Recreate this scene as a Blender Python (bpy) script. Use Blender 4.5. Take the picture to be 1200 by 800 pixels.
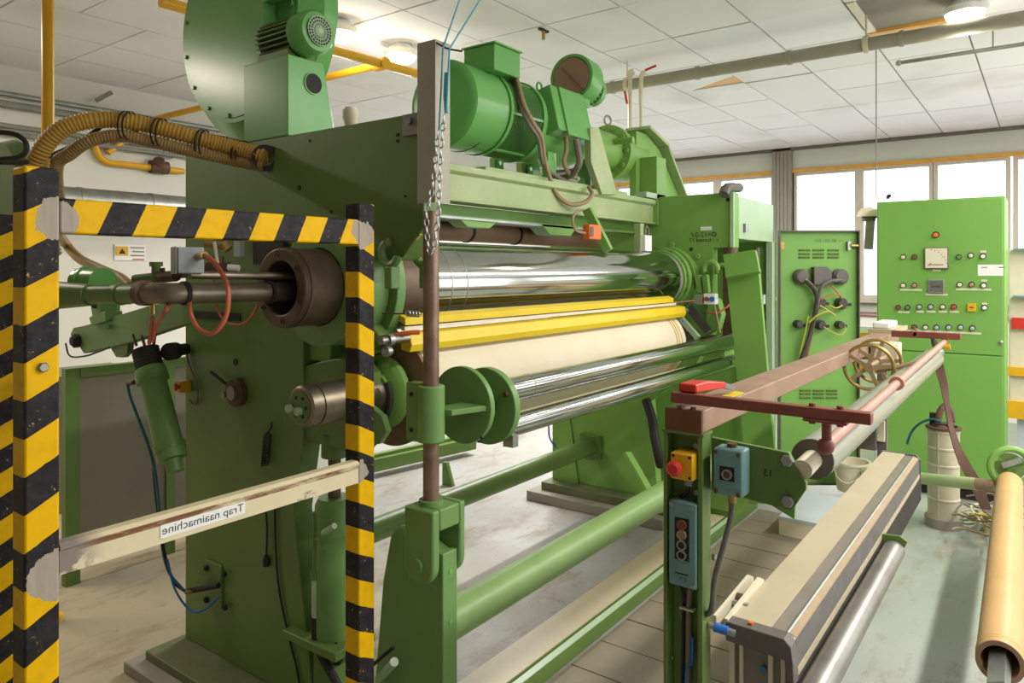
import bpy, bmesh, math, random
from mathutils import Vector, Matrix

random.seed(4)
SC = bpy.context.scene
COL = SC.collection
for o in list(bpy.data.objects):
    bpy.data.objects.remove(o)

# ---------------------------------------------------------------- camera, sky, light, exposure
cam_data = bpy.data.cameras.new('camera')
cam = bpy.data.objects.new('camera', cam_data)
COL.objects.link(cam)
cam.location = (0.0, 0.0, 1.6)
YAW = math.atan((1228 - 600) / 850.0)
cam.rotation_euler = (math.radians(90), 0, YAW - math.radians(90))
cam_data.sensor_width = 36.0
cam_data.lens = 36.0 * 850.0 / 1200.0
cam_data.shift_y = -84.0 / 1200.0
cam_data.clip_start = 0.05
SC.camera = cam

world = bpy.data.worlds.new('sky')
SC.world = world
world.use_nodes = True
wn = world.node_tree.nodes
wn['Background'].inputs['Color'].default_value = (0.92, 0.94, 1.0, 1)
wn['Background'].inputs['Strength'].default_value = 3.5

SC.view_settings.view_transform = 'Standard'
SC.view_settings.look = 'None'
SC.view_settings.gamma = 1.0
SC.view_settings.exposure = 0.04
SC.view_settings.use_curve_mapping = False
SC.cycles.use_denoising = True
SC.cycles.max_bounces = 8


def area_light(name, loc, size, energy, color=(1, 0.96, 0.95), rot=(0, 0, 0)):
    d = bpy.data.lights.new(name, 'AREA')
    d.shape = 'RECTANGLE'
    d.size, d.size_y = size
    d.energy = energy
    d.color = color
    o = bpy.data.objects.new(name, d)
    o.location = loc
    o.rotation_euler = rot
    COL.objects.link(o)
    return o


# unseen area lights added for fill (their trays are built with the ceiling)
FILL_ROWS = [(1.8, -1.0), (3.7, -1.0), (5.5, -1.0), (7.6, -0.9), (0.55, 5.2), (5.5, 3.8), (7.6, 4.6)]
for lx, ly in FILL_ROWS:
    area_light('fill_light', (lx, ly, 3.085), (1.4, 0.16), 74 if ly < 0 else ((150 if ly < 4 else 95) if lx > 1 else 66), (1, 0.96, 0.95) if lx > 1 else (1, 0.89, 0.74))

# ---------------------------------------------------------------- helpers


def srgb(h):
    h = h.lstrip('#')
    out = []
    for i in (0, 2, 4):
        v = int(h[i:i + 2], 16) / 255.0
        out.append(v / 12.92 if v <= 0.04045 else ((v + 0.055) / 1.055) ** 2.4)
    return (out[0], out[1], out[2], 1.0)


class NT:
    """small node-tree writer"""

    def __init__(self, name):
        self.m = bpy.data.materials.new(name)
        self.m.use_nodes = True
        self.t = self.m.node_tree
        self.b = self.t.nodes['Principled BSDF']

    def n(self, kind, **kw):
        x = self.t.nodes.new(kind)
        for k, v in kw.items():
            setattr(x, k, v)
        return x

    def l(self, a, b):
        self.t.links.new(a, b)

    def val(self, v):
        return v

    def math(self, op, a, b=None, clamp=False):
        x = self.n('ShaderNodeMath', operation=op, use_clamp=clamp)
        for i, v in enumerate((a, b)):
            if v is None:
                continue
            if isinstance(v, (int, float)):
                x.inputs[i].default_value = v
            else:
                self.l(v, x.inputs[i])
        return x.outputs[0]

    def coords(self):
        if not hasattr(self, '_c'):
            self._c = self.n('ShaderNodeTexCoord').outputs['Object']
        return self._c

    def xyz(self):
        if not hasattr(self, '_x'):
            s = self.n('ShaderNodeSeparateXYZ')
            self.l(self.coords(), s.inputs[0])
            self._x = s.outputs
        return self._x

    def noise(self, scale, detail=4, rough=0.6, stretch=None):
        x = self.n('ShaderNodeTexNoise')
        x.inputs['Scale'].default_value = scale
        x.inputs['Detail'].default_value = detail
        x.inputs['Roughness'].default_value = rough
        if stretch:
            mp = self.n('ShaderNodeMapping')
            mp.inputs['Scale'].default_value = stretch
            self.l(self.coords(), mp.inputs[0])
            self.l(mp.outputs[0], x.inputs['Vector'])
        else:
            self.l(self.coords(), x.inputs['Vector'])
        return x.outputs['Fac']

    def ramp(self, fac, lo, hi):
        x = self.n('ShaderNodeMapRange', clamp=True)
        x.inputs['From Min'].default_value = lo
        x.inputs['From Max'].default_value = hi
        self.l(fac, x.inputs['Value'])
        return x.outputs[0]

    def mix(self, fac, a, b):
        x = self.n('ShaderNodeMix', data_type='RGBA')
        if isinstance(fac, (int, float)):
            x.inputs[0].default_value = fac
        else:
            self.l(fac, x.inputs[0])
        for i, v in ((6, a), (7, b)):
            if isinstance(v, str):
                x.inputs[i].default_value = srgb(v)
            elif isinstance(v, tuple):
                x.inputs[i].default_value = v
            else:
                self.l(v, x.inputs[i])
        return x.outputs[2]

    def bump(self, h, strength=0.2, dist=0.004):
        x = self.n('ShaderNodeBump')
        x.inputs['Strength'].default_value = strength
        x.inputs['Distance'].default_value = dist
        self.l(h, x.inputs['Height'])
        self.l(x.outputs[0], self.b.inputs['Normal'])

    def done(self, col=None, rough=0.5, metal=0.0, spec=0.5):
        if col is not None:
            if isinstance(col, str):
                self.b.inputs['Base Color'].default_value = srgb(col)
            else:
                self.l(col, self.b.inputs['Base Color'])
        if isinstance(rough, (int, float)):
            self.b.inputs['Roughness'].default_value = rough
        else:
            self.l(rough, self.b.inputs['Roughness'])
        self.b.inputs['Metallic'].default_value = metal
        self.b.inputs['Specular IOR Level'].default_value = spec
        return self.m


def paint(name, col, col2, rough=0.45, scale=6.0, speck=None, metal=0.0, bump=0.05, amount=(0.35, 0.75), spec=0.35):
    t = NT(name)
    c = t.mix(t.ramp(t.noise(scale), *amount), col, col2)
    if speck:
        c = t.mix(t.ramp(t.noise(scale * 7, 6, 0.7), 0.62, 0.72), c, speck)
    if bump:
        t.bump(t.noise(90, 3), bump, 0.003)
    return t.done(c, rough, metal, spec)


M = {}
M['green'] = paint('green_enamel', '#5c7637', '#65803f', 0.42, 3.0, '#526a31')
M['motor_green'] = paint('motor_green', '#65a154', '#6eaa5c', 0.26, 3.0)
M['far_green'] = paint('bright_green', '#76a04a', '#7fa854', 0.45, 3.0)
M['beam_green'] = paint('dusty_green', '#93a96f', '#aeb587', 0.45, 5.0, '#bdbe98')
M['cab_green'] = paint('cabinet_green', '#70a047', '#76a44d', 0.5, 2.0)
M['pale_green'] = paint('pale_green', '#a9bf9c', '#9db58f', 0.4, 3.0)
M['lit_green'] = paint('lit_green', '#668a4a', '#709455', 0.4, 3.0, '#587a3f')  # lighter copy of green; strong side light is put into the colour
M['tube_green'] = paint('tube_green', '#7b9a58', '#88a568', 0.38, 4.0, '#9aae7e')
M['base_dirt'] = paint('dirty_green_base', '#5c6a40', '#6f6d52', 0.6, 8.0, '#4d4a38', 0, 0.15)
M['chrome'] = paint('chrome_roll', '#b9bcb7', '#abafa8', 0.10, 4.0, None, 1.0, 0)
M['steel'] = paint('machined_steel', '#938874', '#7d7260', 0.42, 12.0, '#655949', 0.9, 0.05)
M['dull_steel'] = paint('dull_steel', '#9c9a90', '#84827a', 0.42, 9.0, None, 0.85, 0.03)
M['galv'] = paint('galvanised', '#a4a7a0', '#8e938c', 0.38, 14.0, None, 0.8, 0.03)
M['grey_steel'] = paint('grey_painted_steel', '#8f8f84', '#7c7b70', 0.5, 9.0, '#6a5d4b', 0.2)
M['pipe_grey'] = paint('pipe_grey', '#a19c88', '#938e7b', 0.45, 5.0)
M['rust'] = paint('rusty_iron', '#5a4436', '#735846', 0.6, 16.0, '#8b7867', 0.35, 0.25)
M['rod_rust'] = paint('rusty_rod', '#775e4e', '#8f7a68', 0.38, 16.0, '#a99b8b', 0.55, 0.15)
M['drum'] = paint('oxidised_drum', '#574534', '#6a5947', 0.45, 10.0, '#4a3325', 0.4, 0.1)
M['brown_tube'] = paint('brown_tube', '#8f7358', '#83694f', 0.55, 7.0)
M['beam_brown'] = paint('brown_primer', '#9a7f69', '#8a6c56', 0.55, 9.0, '#7b5a43', 0.0, 0.1)
M['end_brown'] = paint('brown_block', '#6e4424', '#573417', 0.55, 14.0, '#7d5436', 0.0, 0.15)
M['redbrown'] = paint('red_oxide', '#84493c', '#74402f', 0.45, 10.0, '#95604f')
M['pink'] = paint('faded_red_tube', '#b58472', '#a97764', 0.5, 12.0, '#c2a08f')
M['red'] = paint('red_plastic', '#c8362c', '#b52e28', 0.35, 4.0, None, 0, 0)
M['orange'] = paint('orange_plastic', '#e2712f', '#d6652a', 0.4, 4.0, None, 0, 0)
M['orange_hose'] = paint('orange_hose', '#c0664a', '#b45c40', 0.5, 4.0, None, 0, 0)
M['yellow'] = paint('yellow_paint', '#dcc022', '#d0b31e', 0.4, 4.0, '#c6a91e')
M['pipe_yellow'] = paint('pipe_yellow', '#e3a91a', '#d59c17', 0.35, 4.0)
M['estop_yellow'] = paint('estop_yellow', '#dda91c', '#d09c1a', 0.4, 4.0, None, 0, 0)
M['hose_yellow'] = paint('hose_yellow', '#b58e3c', '#9c7830', 0.5, 9.0, '#84652b')
M['hose_tan'] = paint('hose_tan', '#967b48', '#866d3f', 0.5, 9.0)
M['tan'] = paint('tan_cardboard', '#c5a069', '#bb955e', 0.45, 5.0, '#e6c998', 0, 0.05)
M['cream_felt'] = paint('cream_felt', '#dad0b3', '#d3c8a8', 0.9, 5.0, None, 0, 0.1)
M['rope'] = paint('golden_band', '#d8bd7a', '#c9ab66', 0.8, 9.0, None, 0, 0.2)
M['cream'] = paint('cream_paint', '#d8cfb4', '#cdc3a6', 0.45, 5.0)
M['box_cream'] = paint('box_cream', '#b9ad8e', '#afa283', 0.45, 5.0)
M['leather'] = paint('brown_leather', '#6f5346', '#5f463a', 0.6, 9.0, '#85685a', 0, 0.1)
M['roller_grey'] = paint('roller_grey', '#949886', '#8b8f7e', 0.22, 4.0, None, 0, 0.02)
M['canister'] = paint('stained_white', '#bfb89f', '#ada386', 0.5, 8.0, '#8f774f')
M['alu'] = paint('aluminium', '#9a9184', '#8d8578', 0.35, 9.0, None, 0.55, 0.03)
M['alu_dark'] = paint('dark_strip', '#5d5b56', '#6b6862', 0.5, 20.0, '#88867e')
M['charcoal'] = paint('charcoal_plastic', '#5f5a52', '#6b655c', 0.5, 9.0)
M['black'] = paint('black_rubber', '#1f1d1b', '#292623', 0.5, 8.0, None, 0, 0)
M['dark'] = paint('dark_tone', '#26241f', '#332f28', 0.7, 8.0, None, 0, 0)
M['grey_plastic'] = paint('grey_plastic', '#a9b0b2', '#9da4a6', 0.45, 6.0)
M['grey_panel'] = paint('grey_hardboard', '#827d70', '#777266', 0.7, 3.0)
M['teal'] = paint('teal_casting', '#678c88', '#739a96', 0.42, 6.0, '#567976')
M['white'] = paint('white_plastic', '#e6e6df', '#dcdcd3', 0.5, 5.0, None, 0, 0)
M['wall'] = paint('wall_paint', '#dedbd0', '#d6d3c7', 0.8, 1.2)
M['rear_wall'] = paint('rear_wall_paint', '#a8a398', '#9c978b', 0.8, 1.2)
M['wall_far'] = paint('far_wall_paint', '#c9cabd', '#c0c1b3', 0.8, 1.2)
M['ceiling_back'] = paint('ceiling_grid_grey', '#8d887c', '#837e72', 0.9, 3.0)  # grey backing that shows as the dark joints between tiles
M['frame_grey'] = paint('window_frame', '#bfb7a6', '#b4ab99', 0.5, 3.0)
M['col_grey'] = paint('column_cladding', '#8f897d', '#858073', 0.6, 3.0)
M['wood_yellow'] = paint('varnished_wood', '#d39c3e', '#c38d35', 0.5, 8.0)
M['plank'] = paint('brown_plank', '#857b66', '#796f5a', 0.65, 6.0, '#918670', 0, 0.15)
M['blue'] = paint('blue_plastic', '#2f6bb8', '#2a62aa', 0.4, 5.0, None, 0, 0)
M['blue_hose'] = paint('blue_hose', '#2b6b78', '#28626f', 0.4, 5.0, None, 0, 0)
M['cyan_rope'] = paint('cyan_cord', '#3f9ab0', '#4aa6ba', 0.6, 30.0, None, 0, 0)
M['cable_grey'] = paint('grey_cable', '#7d7363', '#6f6657', 0.5, 12.0, None, 0, 0)
M['cable_tan'] = paint('tan_cable', '#a08a66', '#927c5a', 0.5, 12.0, None, 0, 0)
M['wire_yellow'] = paint('yellow_wire', '#b7b04a', '#a8a040', 0.5, 12.0, None, 0, 0)
M['knob'] = paint('dark_knob', '#4a433b', '#3f3832', 0.45, 12.0, None, 0, 0)
M['tape_grey'] = paint('bare_metal', '#a59a88', '#8f8472', 0.5, 30.0, '#b9b0a0', 0.3, 0.3)
M['brass'] = paint('brass', '#b59a5c', '#a1884e', 0.35, 9.0, None, 0.8, 0)
M['blue_white'] = paint('pale_blue_facade', '#dfe8f0', '#d5e0ea', 0.8, 0.6)
M['facade'] = paint('white_facade', '#eceff0', '#e4e8ea', 0.8, 0.6)
M['bench_white'] = paint('white_laminate', '#c5cace', '#bbc1c6', 0.4, 4.0)


def tile_mat():
    t = NT('ceiling_tile_fibre')
    oi = t.n('ShaderNodeObjectInfo').outputs['Random']
    g = t.n('ShaderNodeNewGeometry').outputs['Position']
    nz = t.n('ShaderNodeTexNoise')
    nz.inputs['Scale'].default_value = 0.9
    nz.inputs['Detail'].default_value = 3
    t.l(g, nz.inputs['Vector'])
    c = t.mix(t.ramp(nz.outputs['Fac'], 0.55, 0.8), '#ebe9eb', '#cdc9c4')
    c = t.mix(t.math('MULTIPLY', oi, 0.35), c, '#dad7d4')
    t.bump(t.noise(60, 4), 0.25, 0.004)
    return t.done(c, 0.85)


M['ctile'] = tile_mat()


def floor_mat():
    t = NT('worn_floor_paint')
    a = t.ramp(t.noise(1.1, 6, 0.65), 0.38, 0.68)
    c = t.mix(a, '#a3a4a0', '#8f8d83')
    x = t.xyz()
    right = t.ramp(x[0], -1.4, 0.3)
    yright = t.ramp(x[1], -0.25, -0.8)
    c = t.mix(t.math('MULTIPLY', t.math('MULTIPLY', right, yright), 0.85), c, '#8d9785')
    c = t.mix(t.math('MULTIPLY', t.math('MULTIPLY', t.ramp(x[1], 0.3, 1.1), t.ramp(x[0], -0.3, -1.6)), 0.75), c, '#a39575')
    c = t.mix(t.math('MULTIPLY', t.ramp(t.noise(3.2, 8, 0.75, (0.6, 1.6, 1)), 0.52, 0.66), 0.75), c, '#7d6f58')
    c = t.mix(t.math('MULTIPLY', t.ramp(t.noise(7, 8, 0.8, (1.0, 2.4, 1)), 0.6, 0.7), 0.8), c, '#6f6a5e')
    c = t.mix(t.ramp(t.noise(42, 4, 0.7), 0.66, 0.72), c, '#5c554a')
    v = t.n('ShaderNodeTexVoronoi', feature='DISTANCE_TO_EDGE')
    v.inputs['Scale'].default_value = 1.15
    wv = t.n('ShaderNodeVectorMath', operation='ADD')
    nzv = t.n('ShaderNodeTexNoise')
    nzv.inputs['Scale'].default_value = 3.0
    nzv.inputs['Detail'].default_value = 6
    t.l(t.coords(), nzv.inputs['Vector'])
    t.l(t.coords(), wv.inputs[0])
    t.l(nzv.outputs['Color'], wv.inputs[1])
    t.l(wv.outputs[0], v.inputs['Vector'])
    crack = t.math('MULTIPLY', t.math('LESS_THAN', v.outputs['Distance'], 0.006), t.ramp(t.noise(1.3, 3), 0.55, 0.68))
    c = t.mix(t.math('MULTIPLY', crack, 0.5), c, '#4c463b')
    t.bump(t.noise(25, 5), 0.12, 0.004)
    return t.done(c, t.ramp(t.noise(2.0), -0.6, 1.2), 0, 0.5)


M['floor'] = floor_mat()


def hazard(name, axis, lean, period, phase, weld=()):
    """yellow and black warning tape: stripes along one axis, leaning with another"""
    t = NT(name)
    x = t.xyz()
    i = {'x': 0, 'z': 2}[axis]
    j = 2 - i
    v = t.math('ADD', x[i], t.math('MULTIPLY', x[j], lean))
    v = t.math('DIVIDE', t.math('ADD', v, phase), period)
    f = t.math('FRACT', v)
    f = t.math('ADD', f, t.math('MULTIPLY', t.math('SUBTRACT', t.noise(60, 2), 0.5), 0.03))
    s = t.math('GREATER_THAN', f, 0.5)
    yel = t.mix(t.ramp(t.noise(30, 5), 0.45, 0.8), '#e2b000', '#cf9f04')
    blk = t.mix(t.ramp(t.noise(35, 6, 0.7), 0.4, 0.75), '#211f1f', '#383637')
    blk = t.mix(t.ramp(t.noise(48, 8, 0.8), 0.615, 0.64), blk, '#b99a4a')
    yel = t.mix(t.ramp(t.noise(40, 8, 0.8), 0.67, 0.7), yel, '#7c6135')
    c = t.mix(s, blk, yel)
    for (wx, wy, wz, wr) in weld:
        d = t.n('ShaderNodeVectorMath', operation='DISTANCE')
        t.l(t.coords(), d.inputs[0])
        d.inputs[1].default_value = (wx, wy, wz)
        dd = t.math('ADD', d.outputs['Value'], t.math('MULTIPLY', t.math('SUBTRACT', t.noise(30, 6), 0.5), 0.05))
        k = t.math('LESS_THAN', dd, wr)
        bare = t.mix(t.noise(70, 4, 0.7, (1, 1, 0.15)), '#8c8272', '#b5aa98')
        c = t.mix(k, c, bare)
    t.bump(t.noise(80, 4), 0.1, 0.002)
    return t.done(c, 0.55, 0, 0.15)


def glass_mat():
    m = bpy.data.materials.new('window_glass')
    m.use_nodes = True
    t = m.node_tree
    t.nodes.remove(t.nodes['Principled BSDF'])
    tr = t.nodes.new('ShaderNodeBsdfTransparent')
    tr.inputs[0].default_value = (0.95, 0.97, 0.97, 1)
    gl = t.nodes.new('ShaderNodeBsdfGlossy')
    gl.inputs['Roughness'].default_value = 0.02
    fr = t.nodes.new('ShaderNodeFresnel')
    fr.inputs[0].default_value = 1.35
    mx = t.nodes.new('ShaderNodeMixShader')
    t.links.new(fr.outputs[0], mx.inputs[0])
    t.links.new(tr.outputs[0], mx.inputs[1])
    t.links.new(gl.outputs[0], mx.inputs[2])
    t.links.new(mx.outputs[0], t.nodes['Material Output'].inputs[0])
    return m


M['glass'] = glass_mat()


def emit(name, col, k):
    t = NT(name)
    t.b.inputs['Emission Color'].default_value = srgb(col)
    t.b.inputs['Emission Strength'].default_value = k
    return t.done(col, 0.5)


M['lamp_glow'] = emit('lamp_glow', '#fff6dc', 9.0)


class G:
    """collects shapes into one bmesh; coordinates are world coordinates"""

    def __init__(self):
        self.b = bmesh.new()

    def face_grid(self, rings, closed=True, cap0=True, cap1=True):
        b = self.b
        vs = [[b.verts.new(p) for p in r] for r in rings]
        n = len(vs[0])
        for a, c in zip(vs[:-1], vs[1:]):
            for i in range(n if closed else n - 1):
                j = (i + 1) % n
                b.faces.new((a[i], a[j], c[j], c[i]))
        if cap0:
            b.faces.new(list(reversed(vs[0])))
        if cap1:
            b.faces.new(vs[-1])
        return self

    def box(self, x0, x1, y0, y1, z0, z1):
        a = [(x0, y0), (x1, y0), (x1, y1), (x0, y1)]
        return self.face_grid([[(p[0], p[1], z0) for p in a], [(p[0], p[1], z1) for p in a]])

    def obox(self, c, size, ax=(1, 0, 0), up=(0, 0, 1)):
        """box with its x side along ax and its z side towards up"""
        X = Vector(ax).normalized()
        Z = Vector(up)
        Z = (Z - X * Z.dot(X)).normalized()
        Y = Z.cross(X)
        c = Vector(c)
        sx, sy, sz = [k / 2 for k in size]
        r = []
        for z in (-sz, sz):
            r.append([c + X * x + Y * y + Z * z for x, y in ((-sx, -sy), (sx, -sy), (sx, sy), (-sx, sy))])
        return self.face_grid(r)

    def bar(self, p0, p1, w, h, up=(0, 0, 1)):
        p0, p1 = Vector(p0), Vector(p1)
        return self.obox((p0 + p1) / 2, ((p1 - p0).length, w, h), p1 - p0, up)

    def prism(self, axis, pts, a0, a1):
        def mk(p, a):
            return {'x': (a, p[0], p[1]), 'y': (p[0], a, p[1]), 'z': (p[0], p[1], a)}[axis]
        return self.face_grid([[mk(p, a0) for p in pts], [mk(p, a1) for p in pts]])

    def lathe(self, p, axis, prof, n=32, a0=0.0, a1=None):
        """prof: (distance along the axis, radius) pairs"""
        p = Vector(p)
        d = Vector(axis).normalized()
        u = d.cross(Vector((0, 0, 1)))
        if u.length < 1e-4:
            u = d.cross(Vector((0, 1, 0)))
        u.normalize()
        w = d.cross(u)
        full = a1 is None
        rings = []
        for t, r in prof:
            rg = []
            for i in range(n):
                a = a0 + (2 * math.pi * i / n if full else (a1 - a0) * i / (n - 1))
                rg.append(p + d * t + (u * math.cos(a) + w * math.sin(a)) * max(r, 1e-4))
            rings.append(rg)
        return self.face_grid(rings, full, full, full)

    def cyl(self, p0, p1, r, r1=None, n=24):
        p0, p1 = Vector(p0), Vector(p1)
        return self.lathe(p0, p1 - p0, [(0, r), ((p1 - p0).length, r if r1 is None else r1)], n)

    def ring(self, p0, p1, ro, ri, n=32):
        p0, p1 = Vector(p0), Vector(p1)
        L = (p1 - p0).length
        d = (p1 - p0).normalized()
        u = d.cross(Vector((0, 0, 1)))
        if u.length < 1e-4:
            u = d.cross(Vector((0, 1, 0)))
        u.normalize()
        w = d.cross(u)
        b = self.b
        R = []
        for t, r in ((0, ro), (L, ro), (L, ri), (0, ri)):
            R.append([b.verts.new(p0 + d * t + (u * math.cos(2 * math.pi * i / n) + w * math.sin(2 * math.pi * i / n)) * r) for i in range(n)])
        for k in range(4):
            a, c = R[k], R[(k + 1) % 4]
            for i in range(n):
                j = (i + 1) % n
                b.faces.new((a[i], a[j], c[j], c[i]))
        return self

    def torus(self, c, axis, R, r, n=32, m=8, a0=0.0, a1=None):
        c = Vector(c)
        d = Vector(axis).normalized()
        u = d.cross(Vector((0, 0, 1)))
        if u.length < 1e-4:
            u = d.cross(Vector((0, 1, 0)))
        u.normalize()
        w = d.cross(u)
        full = a1 is None
        rings = []
        k = n if full else n + 1
        for i in range(k):
            a = a0 + (2 * math.pi if full else a1 - a0) * i / n
            e = u * math.cos(a) + w * math.sin(a)
            rings.append([c + e * R + (e * math.cos(2 * math.pi * j / m) + d * math.sin(2 * math.pi * j / m)) * r for j in range(m)])
        if full:
            rings.append(rings[0])
        return self.face_grid(rings, True, not full, not full)

    def tube(self, pts, r, n=8, k=6, ribs=None):
        """round bar swept along a smooth curve through pts; ribs = (pitch, depth) for corrugated hose"""
        P = [Vector(p) for p in pts]
        if len(P) > 2 and k > 1:
            Q = []
            for i in range(len(P) - 1):
                p0 = P[i - 1] if i > 0 else P[i] * 2 - P[i + 1]
                p1, p2 = P[i], P[i + 1]
                p3 = P[i + 2] if i + 2 < len(P) else P[i + 1] * 2 - P[i]
                for s in range(k):
                    t = s / k
                    Q.append(0.5 * ((2 * p1) + (p2 - p0) * t + (2 * p0 - 5 * p1 + 4 * p2 - p3) * t * t + (3 * p1 - p0 - 3 * p2 + p3) * t ** 3))
            Q.append(P[-1])
            P = Q
        rad = [r] * len(P)
        if ribs:
            pitch, depth = ribs
            out = []
            acc = 0.0
            dense = []
            for a, b in zip(P[:-1], P[1:]):
                L = (b - a).length
                m = max(1, int(L / (pitch / 4)))
                for i in range(m):
                    dense.append(a + (b - a) * (i / m))
            dense.append(P[-1])
            P = dense
            rad = [r + (depth if (i // 2) % 2 else 0) for i in range(len(P))]
        rings = []
        prev = None
        for i, p in enumerate(P):
            d = (P[min(i + 1, len(P) - 1)] - P[max(i - 1, 0)]).normalized()
            if prev is None:
                u = d.cross(Vector((0, 0, 1)))
                if u.length < 1e-3:
                    u = d.cross(Vector((0, 1, 0)))
                u.normalize()
            else:
                u = (prev - d * prev.dot(d)).normalized()
            prev = u
            w = d.cross(u)
            rings.append([p + (u * math.cos(2 * math.pi * j / n) + w * math.sin(2 * math.pi * j / n)) * rad[i] for j in range(n)])
        return self.face_grid(rings)

    def ball(self, c, r, n=16):
        prof = [(-r * math.cos(math.pi * i / 8), r * math.sin(math.pi * i / 8)) for i in range(9)]
        return self.lathe(c, (0, 0, 1), prof, n)

    def build(self, name, mat, parent=None, bevel=0.0, label=None, cat=None, group=None, kind=None, angle=0.6):
        bm = self.b
        bmesh.ops.recalc_face_normals(bm, faces=bm.faces)
        if parent is not None:
            org = where(parent)
        else:
            xs = [v.co for v in bm.verts]
            org = Vector(((min(v.x for v in xs) + max(v.x for v in xs)) / 2, (min(v.y for v in xs) + max(v.y for v in xs)) / 2, min(v.z for v in xs)))
        bmesh.ops.translate(bm, verts=bm.verts, vec=-org)
        for f in bm.faces:
            f.smooth = True
        me = bpy.data.meshes.new(name)
        bm.to_mesh(me)
        bm.free()
        me.set_sharp_from_angle(angle=angle)
        o = bpy.data.objects.new(name, me)
        COL.objects.link(o)
        me.materials.append(M[mat] if isinstance(mat, str) else mat)
        if parent is not None:
            o.parent = parent
        else:
            o.location = org
        if bevel:
            md = o.modifiers.new('edge', 'BEVEL')
            md.width = bevel
            md.segments = 2
            md.limit_method = 'ANGLE'
            md.angle_limit = 0.7
        tag(o, label, cat, group, kind)
        return o


def where(o):
    """world position of an unrotated object"""
    p = Vector((0, 0, 0))
    while o is not None:
        p += Vector(o.location)
        o = o.parent
    return p


def tag(o, label=None, cat=None, group=None, kind=None):
    for k, v in (('label', label), ('category', cat), ('group', group), ('kind', kind)):
        if v:
            o[k] = v
    return o


def thing(name, label, cat, loc, group=None):
    o = bpy.data.objects.new(name, None)
    o.empty_display_size = 0.05
    o.location = loc
    COL.objects.link(o)
    return tag(o, label, cat, group)


def copy_thing(root, loc, label=None):
    def cp(o, parent):
        c = o.copy()
        COL.objects.link(c)
        if parent is not None:
            c.parent = parent
        for ch in o.children:
            cp(ch, c)
        return c
    r = cp(root, None)
    r.location = loc
    if label:
        r['label'] = label
    return r


def text_mesh(name, body, mat, origin, right, up, size, parent, label=None, mirror=False):
    """flat lettering; right and up give the reading direction on the surface"""
    cu = bpy.data.curves.new(name, 'FONT')
    cu.body = body
    cu.size = size
    cu.align_x = 'LEFT'
    tmp = bpy.data.objects.new(name + '_tmp', cu)
    COL.objects.link(tmp)
    dg = bpy.context.evaluated_depsgraph_get()
    me = bpy.data.meshes.new_from_object(tmp.evaluated_get(dg))
    bpy.data.objects.remove(tmp)
    R, U = Vector(right).normalized(), Vector(up).normalized()
    org = where(parent)
    for v in me.vertices:
        v.co = Vector(origin) - org + R * v.co.x + U * v.co.y
    me.materials.clear()
    me.materials.append(M[mat])
    o = bpy.data.objects.new(name, me)
    COL.objects.link(o)
    o.parent = parent
    tag(o, label)
    return o


def bolts(parent, name, spots, axis, r=0.009, h=0.008, mat='dull_steel'):
    """hexagonal bolt heads sharing one mesh"""
    first = None
    for s in spots:
        if first is None:
            g = G().lathe(s, axis, [(0, r), (h * 0.8, r), (h, r * 0.8)], 6)
            first = g.build(name, mat, parent, angle=0.3)
            base = Vector(s)
        else:
            c = first.copy()
            COL.objects.link(c)
            c.parent = parent
            c.location = Vector(s) - base


# ================================================================ the setting
fl = G().box(-2.6, 10.0, -3.6, 6.65, -0.1, 0.0).build('floor', 'floor', kind='structure')
# brown planks let into the floor in front of the machine
base = None
for k in range(12):
    x0 = 2.02 + 0.2362 * k
    g = G().box(x0 + 0.003, x0 + 0.2332, 0.86, 1.545, 0.0005, 0.012)
    if base is None:
        base = g.build('plank', 'plank', fl)
        bx = x0
    else:
        g.b.free()
        c = base.copy()
        COL.objects.link(c)
        c.parent = fl
        c.location = (x0 - bx, 0, random.uniform(-0.0008, 0.001))
        c.rotation_euler = (0, 0, random.uniform(-0.002, 0.002))
G().box(2.0, 4.87, 0.855, 1.55, 0.0002, 0.0012).build('plank_bed', 'dark', fl)

# ceiling: slab with lay-in tiles
CZ = 3.22
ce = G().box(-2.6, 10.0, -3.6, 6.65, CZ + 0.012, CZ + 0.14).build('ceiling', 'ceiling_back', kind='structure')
tbase = None
MISSING = {(4.75, 0)}
for i in range(-1, 13):
    for j in range(-1, 12):
        x0 = 0.22 + 0.755 * i
        y0 = 0.44 + 0.56 * j
        if (i, j) in ((6, 0), (7, 3)):
            continue
        dx = 0.33 if j == 7 and i < 4 else 0.0
        if tbase is None:
            g = G().box(x0 + 0.006, x0 + 0.749, y0 + 0.006, y0 + 0.554, CZ, CZ + 0.014)
            tbase = g.build('ceiling_tile', 'ctile', ce)
            t0 = (x0, y0)
        else:
            c = tbase.copy()
            COL.objects.link(c)
            c.parent = ce
            c.location = (x0 - t0[0] + dx, y0 - t0[1], random.uniform(0, 0.004))
            if (i, j) == (8, 2):
                c.location.x += 0.03
G().box(-2.6, 10.0, -3.6, -0.13, CZ, CZ + 0.012).build('ceiling_board', 'ctile', ce)
# the opened cell with its varnished battens
g = G()
g.box(5.44, 5.5, 0.45, 0.99, CZ - 0.01, CZ + 0.011)
g.build('batten', 'wood_yellow', ce)
G().box(4.76, 5.44, 0.94, 0.99, CZ - 0.004, CZ + 0.011).build('batten', 'cream', ce)
G().prism('z', [(5.511, 2.126), (5.98, 2.126), (6.254, 2.60), (6.254, 2.674), (5.511, 2.674)], CZ, CZ + 0.014).build('broken_tile', 'ctile', ce)
G().box(5.98, 6.26, 2.12, 2.62, CZ + 0.0105, CZ + 0.0118).build('batten', 'wood_yellow', ce)

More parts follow.
